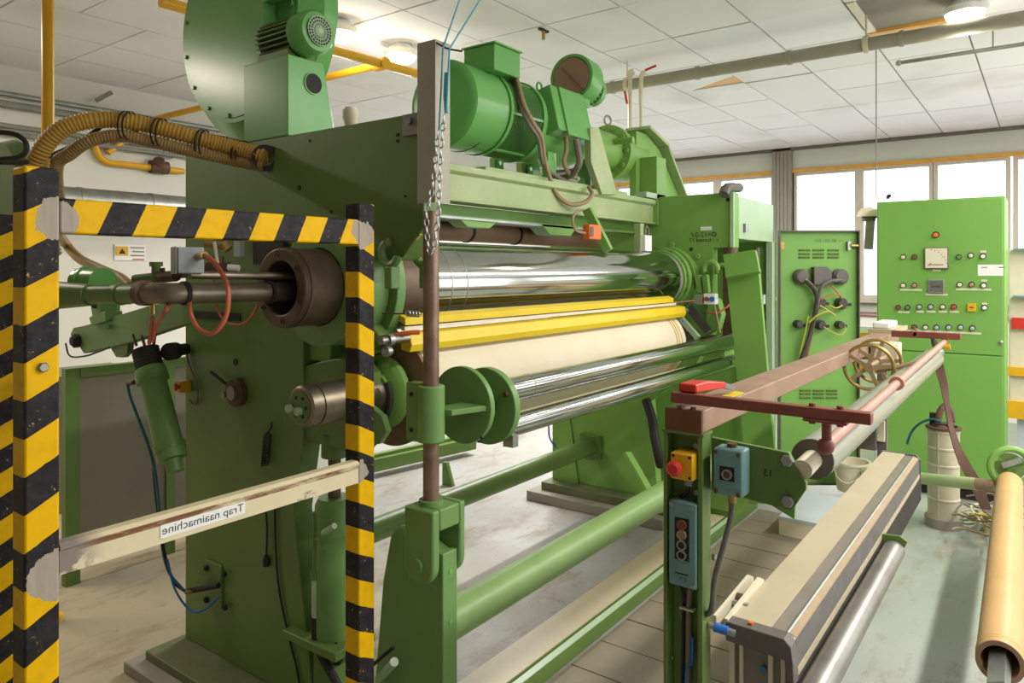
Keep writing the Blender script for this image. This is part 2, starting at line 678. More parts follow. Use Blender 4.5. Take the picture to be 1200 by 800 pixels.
# walls; unseen rear tone and the right wall's closed end shape the light
wl = G().box(-2.6, 10.0, 6.65, 6.8, 0, CZ + 0.14).build('wall_left', 'wall', kind='structure')
G().box(-2.75, -2.6, -3.6, 6.8, 0, CZ + 0.14).build('wall_rear', 'rear_wall', kind='structure')
g = G()
g.box(-2.6, 1.3, -3.75, -3.6, 0.9, 2.95)
g.box(-2.6, 10.0, -3.75, -3.6, 0, 0.9)
g.box(-2.6, 10.0, -3.75, -3.6, 2.95, CZ + 0.14)
for k in range(7):
    xx = -2.6 + 2.1 * k
    g.box(xx - 0.1, xx + 0.1, -3.75, -3.6, 0.9, 2.95)
g.build('wall_right', 'wall', kind='structure')

# far wall with its row of windows
SILL, HEAD = 1.23, 2.87
YS = [(-3.45, -2.25), (-2.1, -1.3), (-1.24, -0.47), (-0.41, 0.30), (0.36, 1.09), (1.125, 1.905), (1.945, 2.72), (2.99, 3.76), (3.80, 4.55), (4.61, 5.4), (5.46, 6.4)]
g = G()
g.box(10.0, 10.2, -3.75, 6.8, 0, SILL)
g.box(10.0, 10.2, -3.75, 6.8, 2.93, CZ + 0.14)
g.box(10.0, 10.2, 6.4, 6.8, SILL, 2.93)
g.box(10.0, 10.2, -3.75, -3.45, SILL, 2.93)
g.box(10.0, 10.2, 2.72, 2.99, SILL, 2.93)
g.build('wall_far', 'wall_far', kind='structure')
g = G()
for k in range(5):
    y = 2.735 + 0.05 * k
    g.box(9.93, 9.998, y + 0.003, y + 0.047, 0, CZ)
g.box(9.945, 9.998, 2.735, 2.985, 0, CZ)
g.build('column', 'col_grey', kind='structure')
G().box(9.955, 9.998, -3.5, 6.64, 2.885, 2.93).build('trim_1', 'wood_yellow', kind='structure')
G().box(9.93, 9.998, -3.5, 6.64, CZ - 0.035, CZ - 0.002).build('trim_2', 'charcoal', kind='structure')
G().box(9.90, 9.998, -3.5, 6.64, SILL - 0.04, SILL).build('trim_3', 'frame_grey', kind='structure')
for n, (a, b) in enumerate(YS):
    g = G()
    t = 0.03
    a2, b2 = a - 0.02, b + 0.02
    g.box(10.0, 10.08, a2, a + t, SILL, 2.885)
    g.box(10.0, 10.08, b - t, b2, SILL, 2.885)
    g.box(10.0, 10.08, a + t, b - t, SILL, SILL + 0.05)
    g.box(10.0, 10.08, a + t, b - t, HEAD - 0.02, 2.885)
    w = g.build('window_%d' % (n + 1), 'frame_grey', kind='structure')
    G().box(10.04, 10.046, a + t, b - t, SILL + 0.05, HEAD - 0.02).build('pane', 'glass', w)

# the pale building across the yard
nb = thing('neighbour_building', 'white industrial building with pale blue lower roof seen through the windows', 'building', (19.0, 3.0, 0))
G().box(18.0, 24.0, -2.0, 12.0, 0, 2.6).build('wall', 'facade', nb)
G().box(17.6, 24.2, -2.3, 12.3, 2.6, 2.72).build('roof_edge', 'blue_white', nb)
G().box(17.7, 18.0, -2.0, 12.0, 1.7, 1.95).build('canopy', 'blue_white', nb)
for k in range(6):
    y = -1.2 + 2.1 * k
    G().box(17.97, 18.02, y, y + 1.1, 0.9, 1.5).build('window', 'blue_white', nb)

# ceiling lamps
def ceiling_lamp(loc, label, power):
    t = thing('ceiling_lamp', label, 'lamp', loc, 'round ceiling lamps')
    x, y, z = loc
    G().lathe((x, y, z), (0, 0, 1), [(0.0, 0.11), (0.03, 0.125), (0.05, 0.1), (0.085, 0.06)], 24).build('housing', 'white', t)
    G().lathe((x, y, z - 0.055), (0, 0, 1), [(0, 0.02), (0.012, 0.07), (0.03, 0.098), (0.054, 0.105)], 24).build('glass_bowl', 'lamp_glow', t)
    d = bpy.data.lights.new('lamp_bulb', 'POINT')
    d.energy = power
    d.color = (1, 0.94, 0.82)
    d.shadow_soft_size = 0.08
    o = bpy.data.objects.new('lamp_bulb', d)
    o.location = (x, y, z - 0.17)
    COL.objects.link(o)
ceiling_lamp((3.135, 3.713, 3.135), 'glowing round lamp on the ceiling right behind the belt guard', 6)
ceiling_lamp((3.723, 3.743, 3.135), 'glowing round lamp beside the bend of the yellow gas pipe', 6)
ceiling_lamp((5.113, 0.399, 3.135), 'glowing round lamp in the opened ceiling cell above the grey pipe', 5)

FIT = ['first fitting of the right row, nearest the rear wall', 'second fitting of the right row', 'third fitting of the right row', 'fourth fitting of the right row, nearest the windows', 'warm fitting of the left row, nearest the rear wall', 'middle fitting of the left row, above the gearbox side', 'last fitting of the left row, nearest the windows']
for (lx, ly), where_ in zip(FILL_ROWS, FIT):  # trays added to house the fill lights; none are in view
    t = thing('added_lamp_tray', 'added white lamp tray out of view, ' + where_, 'lamp', (lx, ly, 3.1), 'added lamp trays')
    G().box(lx - 0.75, lx + 0.75, ly - 0.1, ly + 0.1, 3.1, 3.2195).build('tray', 'white', t)

ck = thing('ceiling_bracket', 'small brass and black bracket on a ceiling joint above the blower', 'bracket', (4.061, 2.736, 3.2))
cq = (4.061, 2.736, 3.2)
G().box(cq[0] - 0.05, cq[0] + 0.05, cq[1] - 0.012, cq[1] + 0.012, 3.208, 3.2205).build('plate', 'dark', ck)
G().cyl((cq[0], cq[1], 3.15), (cq[0], cq[1], 3.21), 0.012, n=10).build('stud', 'brass', ck)
# pipes under the ceiling
g = G().cyl((5.08, -3.5, 3.04), (5.08, 3.35, 3.04), 0.043, n=20)
for y in (0.72, 1.4, 2.05, 2.75):
    g.cyl((5.08, y, 3.04), (5.08, y + 0.025, 3.04), 0.05, n=20)
gp = thing('grey_ceiling_pipe', 'thick grey pipe slung across under the ceiling', 'pipe', (5.08, 1.0, 3.0))
g.build('pipe', 'pipe_grey', gp)
for y in (0.92, 2.62):
    g = G().ring((5.08, y, 3.04), (5.08, y + 0.03, 3.04), 0.054, 0.044, 20)
    g.cyl((5.08, y + 0.015, 3.09), (5.08, y + 0.015, CZ + 0.01), 0.007, n=8)
    g.build('pipe_clip', 'cream', gp)
tp = thing('thin_ceiling_pipe', 'thin grey pipe under the ceiling behind the thick pipe', 'pipe', (5.95, 0.0, 3.1))
g = G().cyl((5.9, -3.5, 3.1), (5.9, 0.86, 3.1), 0.014, n=10)
g.ball((5.9, 0.87, 3.1), 0.022)
g.build('pipe', 'dull_steel', tp)
G().cyl((5.9, 0.3, 3.1), (5.9, 0.3, CZ + 0.01), 0.005, n=8).build('hanger', 'dull_steel', tp)
# two drop pipes with red-handled cocks near the thick pipe
dp = thing('drop_pipes', 'pair of cream vertical pipes dropping from the thick ceiling pipe to the gearbox', 'pipe', (4.98, 2.52, 2.3))
for k, y in enumerate((2.47, 2.56)):
    g = G().tube([(4.98, y, 2.3), (4.98, y, 3.0 + 0.06 * k), (5.03, y, 3.1)], 0.016, 10, 4)
    g.build('pipe', 'cream', dp)
G().bar((4.95, 2.57, 2.86), (4.95, 2.59, 2.96), 0.012, 0.014).build('cock_handle', 'red', dp, label='red cock handle')
G().bar((4.95, 2.42, 3.09), (4.95, 2.33, 3.11), 0.012, 0.014).build('cock_handle', 'red', dp, label='red cock handle')
G().cyl((5.6, 0.967, 2.11), (5.6, 0.967, CZ), 0.004, n=6).build('cord', 'cable_grey', label='thin grey cord hanging from the ceiling above the control cabinet', cat='cord')

# yellow gas pipes
yp = thing('gas_pipe', 'yellow gas pipe crossing under the ceiling to a tee by the round lamps', 'pipe', (3.35, 5.0, 2.9))
G().tube([(3.35, 3.55, 2.96), (3.35, 4.5, 2.96), (3.35, 6.3, 2.96), (3.33, 6.58, 2.93), (3.2, 6.61, 2.8), (3.0, 6.61, 2.62)], 0.026, 12, 6).build('cross_pipe', 'pipe_yellow', yp)
G().cyl((1.9, 3.62, 2.96), (4.0, 3.50, 2.96), 0.03, n=12).build('long_pipe', 'pipe_yellow', yp)
G().cyl((3.35, 3.6, 2.96), (3.35, 3.5, 2.96), 0.042, n=16).build('tee', 'pipe_yellow', yp)
yb = thing('gas_branch', 'yellow gas branch with brown valve on the left wall', 'pipe', (3.3, 6.5, 2.5))
G().tube([(2.892, 6.61, 2.748), (2.899, 6.61, 2.66), (2.941, 6.61, 2.57), (3.027, 6.61, 2.536), (3.173, 6.61, 2.538), (3.69, 6.61, 2.533)], 0.028, 12, 6).build('pipe', 'pipe_yellow', yb)
g = G().cyl((3.372, 6.61, 2.545), (3.532, 6.61, 2.548), 0.06, n=16)
g.cyl((3.452, 6.61, 2.546), (3.42, 6.55, 2.6), 0.05, n=12)
g.build('valve', 'rust', yb)
G().torus((3.549, 6.61, 2.685), (0, 1, 0.2), 0.05, 0.008, 20, 6).build('valve_ring', 'dull_steel', yb)
vp = thing('yellow_standpipe', 'thick yellow vertical pipe from ceiling down behind the left barrier post', 'pipe', (1.40, 3.66, 0))
G().cyl((1.40, 3.66, 0), (1.40, 3.66, CZ + 0.01), 0.026, n=16).build('pipe', 'pipe_yellow', vp)
G().ring((1.40, 3.66, 0.0), (1.40, 3.66, 0.02), 0.06, 0.02, 20).build('foot', 'pipe_yellow', vp)

# services along the left wall
cd = thing('conduit_run', 'pair of thin grey conduits high on the left wall with a clamp', 'conduit', (4.0, 6.6, 2.9))
G().cyl((-2.5, 6.6, 2.985), (9.9, 6.6, 2.985), 0.022, n=10).build('conduit', 'galv', cd)
G().cyl((-2.5, 6.61, 2.905), (9.9, 6.61, 2.905), 0.03, n=10).build('conduit', 'grey_steel', cd)
G().bar((2.873, 6.55, 3.045), (2.983, 6.5, 3.132), 0.05, 0.03).build('clamp', 'dull_steel', cd)
cd2 = thing('lower_conduit_run', 'two thin grey conduits on the left wall under the upper pair', 'conduit', (4.0, 6.6, 2.7))
G().cyl((-2.5, 6.6, 2.735), (9.9, 6.6, 2.735), 0.02, n=10).build('conduit', 'grey_steel', cd2)
G().cyl((-2.5, 6.6, 2.675), (9.9, 6.6, 2.675), 0.02, n=10).build('conduit', 'grey_steel', cd2)
dk = thing('air_duct', 'round galvanised air duct running along the left wall', 'duct', (2.0, 6.3, 2.0))
G().cyl((-2.5, 6.35, 2.16), (5.2, 6.35, 2.16), 0.11, n=24).build('duct', 'galv', dk)
for k in range(12):
    G().ring((-2.0 + 0.58 * k, 6.35, 2.16), (-1.97 + 0.58 * k, 6.35, 2.16), 0.116, 0.10, 24).build('joint_ring', 'galv', dk)
# notice on the wall
nt = thing('wall_notice', 'white paper notice with yellow warning square on the left wall', 'notice', (3.205, 6.645, 1.684))
q0, q1 = (3.072, 6.645, 1.683), (3.351, 6.645, 1.827)
G().box(q0[0], q1[0], 6.64, 6.649, q0[2], q1[2]).build('paper', 'white', nt)
q0, q1 = (3.083, 6.638, 1.728), (3.187, 6.638, 1.807)
G().box(q0[0], q1[0], 6.634, 6.64, q0[2], q1[2]).build('warning_square', 'estop_yellow', nt)
xm = (q0[0] + q1[0]) / 2
G().prism('y', [(xm - 0.03, q0[2] + 0.015), (xm + 0.03, q0[2] + 0.015), (xm, q0[2] + 0.06)], 6.631, 6.634).build('pictogram', 'dark', nt)
for k in range(4):
    a0, a1 = (3.209, 6.638, 1.8), (3.332, 6.638, 1.803)
    z = a0[2] - 0.035 * k
    G().box(a0[0] + 0.02 * (k % 2), a1[0], 6.636, 6.64, z - 0.006, z + 0.004).build('text_line', 'cable_grey' if k < 3 else 'red', nt)
# ================================================================ barrier
HP = 0.1455
BY0, BY1 = 1.57, 1.63
hz_left = hazard('hazard_tape_left_post', 'z', -0.55, HP, 10 * HP + 0.018, [(0.028, -0.03, 1.70, 0.042), (0.03, -0.03, 1.0, 0.052)])
hz_right = hazard('hazard_tape_right_post', 'z', 0.5, HP, 10 * HP + 0.021, [(-0.014, -0.03, 1.70, 0.038), (-0.03, -0.03, 1.03, 0.03)])
hz_rail = hazard('hazard_tape_rail', 'x', -0.45, 0.1407, 1.4437, [(-0.395, -0.03, 0.02, 0.045), (0.385, -0.03, 0.04, 0.028)])
hz_back = hazard('hazard_tape_back_post', 'z', -0.5, HP, 10 * HP + 0.03)
br = thing('safety_barrier', 'welded yellow and black striped barrier in front of the near machine frame', 'barrier', (0.98, 1.6, 0))
def post(name, x0, x1, y0, y1, z1, mat, parent):
    o = G().box(x0, x1, y0, y1, 0.0, z1).build(name, mat, parent, bevel=0.005)
    return o
def recentre(o, p):
    """move a part's own origin to world point p (its texture space follows it)"""
    root = o.parent
    d = Vector(p) - Vector(root.location)
    for v in o.data.vertices:
        v.co -= d
    o.location = d
lp = post('post', 0.56, 0.622, BY0, BY1, 1.80, hz_left, br); recentre(lp, (0.59, 1.6, 0))
rp = post('post', 1.395, 1.455, BY0, BY1, 1.79, hz_right, br); recentre(rp, (1.425, 1.6, 0))
rl = G().box(0.622, 1.395, BY0, BY0 + 0.05, 1.672, 1.742).build('top_rail', hz_rail, br, bevel=0.004); recentre(rl, (1.01, 1.6, 1.672))
def cream_rail_mat():
    t = NT('chipped_cream_rail')
    x = t.xyz()
    c = t.mix(t.noise(12), '#d9cfa9', '#cdc096')
    groove = t.math('MULTIPLY', t.math('GREATER_THAN', x[2], 0.040), t.math('LESS_THAN', x[2], 0.054))
    rustn = t.ramp(t.noise(14, 8, 0.7, (0.5, 1, 2)), 0.34, 0.5)
    c = t.mix(t.math('MULTIPLY', groove, rustn), c, '#7b4f27')
    c = t.mix(t.ramp(t.noise(9, 8, 0.75, (0.8, 1, 2)), 0.62, 0.66), c, '#8b7f71')
    left = t.ramp(x[0], -0.30, -0.36)
    c = t.mix(t.math('MULTIPLY', left, t.ramp(t.noise(16, 6), 0.42, 0.48)), c, '#82746a')
    t.bump(t.noise(60, 5), 0.2, 0.003)
    return t.done(c, 0.5)
g = G()
g.prism('x', [(1.572, 0.996), (1.6, 0.996), (1.6, 1.058), (1.575, 1.058), (1.568, 1.052), (1.568, 1.046), (1.572, 1.044)], 0.622, 1.395)
lr = g.build('lower_rail', cream_rail_mat(), br); recentre(lr, (1.01, 1.6, 0.996))
# printed strip, its lettering reads from right to left
s0, s1 = (0.824, 1.571, 1.029), (1.033, 1.571, 1.031)
zz = 1.021
G().box(s0[0], s1[0], 1.5702, 1.5722, zz - 0.013, zz + 0.016).build('label_strip', 'white', lr)
tx = text_mesh('lettering', 'Trap naaimachine', 'black', (s1[0] - 0.004, 1.5698, zz - 0.005), (-1, 0, 0), (0, 0, 1), 0.0262, lr)
wd = s1[0] - s0[0] - 0.008
xs = [v.co.x for v in tx.data.vertices]
f = wd / (max(xs) - min(xs))
mx = max(xs)
for v in tx.data.vertices:
    v.co.x = mx + (v.co.x - mx) * f
bolts(br, 'bolt', [((0.591, 1.57, 1.411)[0], 1.57, (0.591, 1.57, 1.411)[2])], (0, -1, 0), 0.010, 0.009)
sb = thing('back_barrier_post', 'striped barrier post at the left edge behind the near barrier post', 'post', (0.88, 2.62, 0))
o = post('post', 0.85, 0.912, 2.58, 2.66, 1.77, hz_back, sb)
recentre(o, (0.88, 2.62, 0))
g = G().box(0.55, 0.85, 2.58, 2.64, 1.70, 1.765)
g.build('rail', hz_back, sb)

# ================================================================ near side frame
nf = thing('near_side_frame', 'tall dark green steel side frame of the machine nearest the camera', 'machine frame', (1.66, 2.4, 0))
FR = [(2.87, 0.08), (2.87, 2.08), (1.525, 2.08), (1.525, 1.73), (1.62, 1.63), (2.10, 1.63), (2.10, 1.0), (2.15, 0.74), (2.04, 0.08)]
G().prism('x', FR, 1.61, 1.69).build('plate', 'green', nf, bevel=0.004)
G().box(1.46, 2.02, 1.95, 2.90, 0.045, 0.08).build('base_plate', 'base_dirt', nf, bevel=0.004)
G().box(1.40, 2.06, 1.95, 2.955, 0.0, 0.045).build('plinth', 'col_grey', nf, bevel=0.005)
# bearing housing of the heated roll
CY, CZR, CR = 1.95, 1.543, 0.166
g = G().ring((1.555, CY, CZR), (1.69, CY, CZR), 0.2, 0.128, 40)
g.build('bearing_housing', 'lit_green', nf, bevel=0.004)
G().ring((1.69, CY, CZR), (1.73, CY, CZR), 0.235, 0.15, 40).build('bearing_flange', 'lit_green', nf, bevel=0.003)
for a in (2.3, 2.75, -0.2, 0.25):
    y, z = CY + 0.2 * math.cos(a), CZR + 0.2 * math.sin(a)
    G().obox((1.69, CY + 0.205 * math.sin(-a), CZR + 0.205 * math.cos(a)), (0.1, 0.03, 0.09), (1, 0, 0), (0, math.sin(-a), math.cos(a))).build('rib', 'green', nf, bevel=0.004)
# lifting hooks at the joint of the housing
for dx, dy in ((0.0, 0.0), (0.06, -0.05)):
    c0 = Vector((1.59, 1.647, 1.656)) + Vector((dx * 1.7, dy, -0.005))
    G().torus(c0, (1, 0, 0), 0.036, 0.014, 18, 8, 0.3, 4.6).build('hook', 'lit_green', nf)
    G().bar(c0 + Vector((0, -0.01, -0.04)), c0 + Vector((0, -0.01, -0.11)), 0.03, 0.04, (1, 0, 0)).build('hook_rib', 'lit_green', nf, bevel=0.004)
G().bar((1.62, 1.606, 1.669), (1.62, 1.548, 1.715), 0.012, 0.02).build('lower_edge', 'wire_yellow', nf)
# holes drilled in the plate
for (u_, r_) in (((1.609, 2.119, 1.888), 0.009), ((1.609, 1.949, 1.796), 0.006), ((1.609, 2.509, 1.246), 0.014), ((1.609, 2.062, 2.048), 0.005), ((1.609, 1.633, 2.021), 0.006), ((1.609, 1.633, 2.002), 0.005), ((1.609, 1.599, 1.827), 0.004)):
    G().cyl(Vector(u_) - Vector((0.0015, 0, 0)), Vector(u_) + Vector((0.002, 0, 0)), r_, n=16).build('drilled_hole', 'dark', nf)
# hose gland in the upper left
G().ring((1.585, 2.284, 2.006), (1.612, 2.322, 2.013), 0.048, 0.03, 24).build('hose_gland', 'dark', nf)
# black stop plate by the roll, upper slide
G().box(1.585, 1.61, 2.18, 2.36, 1.62, 1.73).build('black_cover', 'dark', nf)
p = (1.585, 2.432, 1.683)
G().box(1.565, 1.585, p[1] - 0.022, p[1] + 0.022, p[2] - 0.035, p[2] + 0.035).build('data_plate', 'grey_plastic', nf, bevel=0.003)
# slot below
q = (1.6, 2.634, 1.419)
G().box(1.604, 1.6095, q[1] - 0.16, q[1] + 0.17, q[2] - 0.014, q[2] + 0.014).build('slot', 'dark', nf)
# bearing block of the felt roll
FY, FZ, FRD = 1.85, 1.178, 0.19
g = G()
g.prism('x', [(2.12, 1.0), (2.12, 1.26), (1.99, 1.29), (1.94, 1.30), (1.86, 1.30), (1.80, 1.26), (1.80, 1.03), (1.84, 0.99)], 1.62, 1.70)
g.build('felt_roll_block', 'green', nf, bevel=0.006)
G().prism('x', [(2.11, 1.28), (2.11, 1.46), (1.99, 1.46), (1.99, 1.28)], 1.64, 1.72).build('slide_block', 'far_green', nf, bevel=0.004)
G().prism('x', [(1.80, 1.17), (1.715, 1.13), (1.695, 1.085), (1.73, 1.04), (1.80, 1.02)], 1.62, 1.645).build('lug', 'lit_green', nf, bevel=0.003)
# turning disc with grub screw
p = Vector((1.61, 2.482, 1.134))
g = G().cyl(p, p + Vector((-0.028, 0, 0)), 0.054, n=32)
g.build('turning_disc', 'rust', nf, bevel=0.004)
g = G().cyl(p + Vector((-0.028, 0, 0)), p + Vector((-0.04, 0, 0)), 0.027, n=24)
g.cyl(p + Vector((-0.03, 0.045, -0.01)), p + Vector((-0.045, 0.045, -0.01)), 0.012, n=16)
g.build('disc_hub', 'dull_steel', nf)
G().bar(p + Vector((-0.02, 0.04, 0.02)), p + Vector((-0.02, 0.165, 0.065)), 0.008, 0.008).build('lever_rod', 'dark', nf)
# bracket low on the plate
c0 = Vector((1.609, 2.649, 0.345))
G().box(1.600, 1.61, c0[1] - 0.055, c0[1] + 0.06, c0[2] - 0.07, c0[2] + 0.1).build('bracket_plate', 'green', nf, bevel=0.002)
bolts(nf, 'bolt', [(1.6, 2.688, 0.416), (1.6, 2.563, 0.423), (1.6, 2.688, 0.29), (1.6, 2.557, 0.296)], (-1, 0, 0), 0.012, 0.012, 'dark')
g = G().cyl((1.585, 2.586, 0.376), (1.56, 2.75, 0.322), 0.011, n=12)
g.build('air_fitting', 'dark', nf)
G().cyl((1.56, 2.725, 0.329), (1.55, 2.757, 0.317), 0.008, n=12).build('hose_nipple', 'steel', nf)
# coil spring hanging at the edge
p0, p1 = Vector((1.595, 2.288, 1.003)), Vector((1.595, 2.303, 0.886))
pts = []
for i in range(0, 15 * 8 + 1):
    a = i * math.pi / 4
    pts.append(p0 + (p1 - p0) * (i / 120.0) + Vector((math.sin(a) * 0.013, math.cos(a) * 0.013, 0)))
G().tube(pts, 0.0022, 5, 1).build('coil_spring', 'dark', nf)
G().tube([(1.6, 2.269, 1.045), (1.595, 2.262, 1.031), (1.595, 2.288, 1.003)], 0.004, 6, 3).build('spring_hook', 'dark', nf)

# rusty bolt plate at the top right corner
c0 = Vector((1.607, 1.575, 2.048))
G().box(1.602, 1.61, 1.51, c0[1] + 0.03, c0[2] - 0.035, c0[2] + 0.03).build('corner_plate', 'grey_steel', nf)
bolts(nf, 'bolt', [(1.602, 1.57, 2.055)], (-1, 0, 0), 0.012, 0.012)

# cables running down the plate
g = G().tube([(1.6, 2.305, 0.744), (1.6, 2.295, 0.652), (1.6, 2.3, 0.542)], 0.004, 6, 4)
g.lathe((1.6, 2.3, 0.557), (0, 0, -1), [(0, 0.006), (0.015, 0.013), (0.04, 0.012)], 10)
g.build('loose_cable', 'black', label='short black cable with plug end hanging on the near frame', cat='cable')
G().tube([(1.603, 2.253, 0.768), (1.603, 2.248, 0.599), (1.603, 2.228, 0.45), (1.603, 2.178, 0.311), (1.603, 2.12, 0.178), (1.603, 2.106, 0.064)], 0.004, 6, 6).build('long_cable', 'black', label='long thin black cable running down the near frame', cat='cable')

# air cylinder standing beside the frame
ac = thing('air_cylinder', 'upright green air cylinder behind the right barrier post', 'cylinder', (1.66, 1.87, 0.25))
a0 = Vector((1.66, 1.993, 0.337)); a1 = Vector((1.66, 1.993, 0.812))
L = (a1 - a0).length
g = G().lathe(a0, (0, 0, 1), [(0, 0.068), (L * 0.72, 0.068), (L * 0.72, 0.071), (L * 0.74, 0.071), (L * 0.74, 0.068), (L * 0.95, 0.066), (L, 0.055)], 28)
g.build('barrel', 'lit_green', ac)
G().cyl(a1, a1 + Vector((0, 0, 0.16)), 0.022, n=16).build('piston_rod', 'rust', ac)
G().cyl(a1 + Vector((0, 0, 0.14)), a1 + Vector((0, 0, 0.22)), 0.045, n=20).build('rod_end', 'green', ac)
G().cyl((1.59, 1.966, 0.713), (1.58, 1.897, 0.754), 0.010, n=10).build('air_nipple', 'pale_green', ac)
G().box(a0.x - 0.09, a0.x + 0.09, a0.y - 0.11, a0.y + 0.17, a0.z - 0.03, a0.z).build('foot_bracket', 'green', ac, bevel=0.004)
G().box(a0.x - 0.05, a0.x + 0.05, a0.y - 0.05, a0.y + 0.05, 0.0, a0.z - 0.03).build('pedestal', 'green', ac)
g = G().cyl((1.6, 2.019, 0.769), (1.6, 2.019, 0.57), 0.011, n=12)
g.cyl((1.6, 2.019, 0.57), (1.6, 2.019, 0.541), 0.017, n=8)
g.build('side_pipe', 'green', ac)
G().cyl((1.6, 2.019, 0.541), (1.6, 2.019, 0.412), 0.014, n=12).build('side_fitting', 'pale_green', ac)
G().tube([(1.6, 2.023, 0.417), (1.6, 2.019, 0.345), (1.6, 1.983, 0.283), (1.6, 1.921, 0.232), (1.6, 1.878, 0.189)], 0.014, 10, 6).build('black_hose', 'dark', ac)
G().torus((1.62, 1.945, 0.301), (1, 0, 0), 0.035, 0.006, 20, 6).build('hose_loop', 'dark', ac)

# journal of the heated roll, rusty
hr = thing('heated_roll', 'large mirror-polished steel roll with rusty drum journal across the machine', 'roller', (2.9, 1.95, 1.377))
G().cyl((1.96, CY, CZR), (4.13, CY, CZR), CR, n=72).build('chrome_shell', 'chrome', hr)
G().cyl((1.73, CY, CZR), (1.96, CY, CZR), CR * 0.99, n=64).build('brown_collar', 'drum', hr, label='brown oxidised collar')
for x in (2.04, 2.13):
    G().ring((x, CY, CZR), (x + 0.004, CY, CZR), CR + 0.0008, CR - 0.01, 72).build('wear_band', 'dull_steel', hr)
G().ring((4.13, CY, CZR), (4.17, CY, CZR), CR * 1.0, 0.1, 64).build('end_ring', 'grey_steel', hr)
g = G().ring((1.405, CY, CZR), (1.62, CY, CZR), 0.126, 0.086, 48)
g.build('journal_drum', 'drum', hr, bevel=0.005)
G().ring((1.43, CY, CZR), (1.442, CY, CZR), 0.129, 0.12, 48).build('journal_groove', 'rust', hr)
G().cyl((1.56, CY, CZR), (1.62, CY, CZR), 0.09, n=32).build('bore_back', 'dark', hr)
for a in range(6):
    t = a * math.pi / 3 + 0.4
    G().ring((1.402, CY + 0.106 * math.cos(t), CZR + 0.106 * math.sin(t)), (1.407, CY + 0.106 * math.cos(t), CZR + 0.106 * math.sin(t)), 0.009, 0.005, 12).build('bolt_ring', 'rust', hr)

# steam pipes entering the journal
sp = thing('steam_pipework', 'bare steel steam pipes with elbow leading into the rusty journal', 'pipework', (1.2, 2.1, 1.4))
G().tube([(1.56, CY, 1.530), (1.25, CY, 1.532), (1.085, CY, 1.534), (1.04, CY + 0.03, 1.535), (1.02, CY + 0.08, 1.535)], 0.0295, 16, 6).build('main_pipe', 'steel', sp)
G().cyl((1.50, CY - 0.01, 1.578), (1.13, CY + 0.04, 1.585), 0.012, n=12).build('return_pipe', 'steel', sp)
g = G().ring((1.085, CY, 1.534), (1.097, CY, 1.534), 0.034, 0.026, 20)
g.build('union_ring', 'dark', sp)
g = G().ring((1.022, CY + 0.07, 1.535), (1.019, CY + 0.095, 1.535), 0.036, 0.026, 20)
g.build('coupling', 'rust', sp)
G().ring((1.36, CY, 1.530), (1.372, CY, 1.530), 0.036, 0.027, 20).build('pipe_strap', 'dark', sp)
# green valve line leading away to the left
gv = thing('green_valve_line', 'dark green valve body and pipe joined to the steel elbow beside the left barrier post', 'valve', (1.0, 2.3, 1.45))
y0 = CY + 0.095
G().cyl((1.019, y0, 1.533), (0.99, y0 + 0.24, 1.526), 0.028, n=20).build('pipe', 'green', gv)
G().ring((1.009, y0 + 0.09, 1.53), (1.006, y0 + 0.115, 1.53), 0.032, 0.026, 20).build('pipe_ring', 'green', gv)
G().cyl((0.99, y0 + 0.24, 1.526), (0.965, y0 + 0.46, 1.52), 0.033, 0.045, n=20).build('reducer', 'green', gv)
v0 = Vector((1.098, 2.468, 1.531))
g = G().lathe((1.042, 2.325, 1.561), Vector((1.019, 2.525, 1.565)) - Vector((1.042, 2.325, 1.561)), [(0, 0.046), (0.075, 0.046), (0.075, 0.05), (0.085, 0.05), (0.085, 0.036), (0.10, 0.036), (0.10, 0.042), (0.12, 0.042)], 20)
g.build('valve_body', 'motor_green', gv)
g = G().cyl((1.114, 2.278, 1.571), (1.143, 2.189, 1.579), 0.014, n=12)
g.cyl((1.138, 2.195, 1.558), (1.138, 2.195, 1.621), 0.013, n=12)
g.cyl((1.138, 2.195, 1.61), (1.138, 2.195, 1.624), 0.019, n=12)
g.build('tee_piece', 'green', gv)
g = G().cyl((1.136, 2.165, 1.577), (1.149, 2.096, 1.582), 0.017, n=8)
g.cyl((1.143, 2.155, 1.564), (1.139, 2.161, 1.605), 0.008, n=8)
g.build('rusty_union', 'rust', gv)

# grey junction box with the orange lead
jb = thing('junction_box', 'grey plastic junction box with orange lead above the steam pipe', 'junction box', (1.1, 2.0, 1.6))
c0 = Vector((1.133, 2.001, 1.627))
g = G().obox(c0, (0.07, 0.085, 0.075), (0.93, -0.36, 0), (0, 0, 1))
g.build('box', 'grey_plastic', jb, bevel=0.004)
G().obox(c0 + Vector((-0.037, 0.014, 0)), (0.006, 0.088, 0.078), (0.93, -0.36, 0), (0, 0, 1)).build('lid', 'grey_steel', jb, bevel=0.002)
G().cyl((1.134, 1.949, 1.637), (1.116, 1.888, 1.64), 0.011, n=12).build('gland', 'brass', jb)
G().tube([(1.116, 1.888, 1.64), (1.119, 1.851, 1.624), (1.126, 1.808, 1.579), (1.127, 1.79, 1.533), ((1.122, 1.797, 1.47)), (1.108, 1.832, 1.428), (1.097, 1.881, 1.435), (1.094, 1.919, 1.472), (1.102, 1.942, 1.514), (1.193, 2.088, 1.543)], 0.0065, 8, 6).build('lead', 'orange_hose', jb)
G().bar((1.135, 2.065, 1.585), (1.286, 2.298, 1.583), 0.02, 0.02).build('bracket', 'rust', jb)
sv = thing('solenoid_valve', 'small brass and steel solenoid valve behind the grey junction box', 'valve', (1.35, 2.2, 1.6))
g = G().cyl((1.276, 2.144, 1.605), (1.316, 2.089, 1.605), 0.02, n=14)
g.cyl((1.297, 2.115, 1.605), (1.297, 2.115, 1.643), 0.016, n=14)
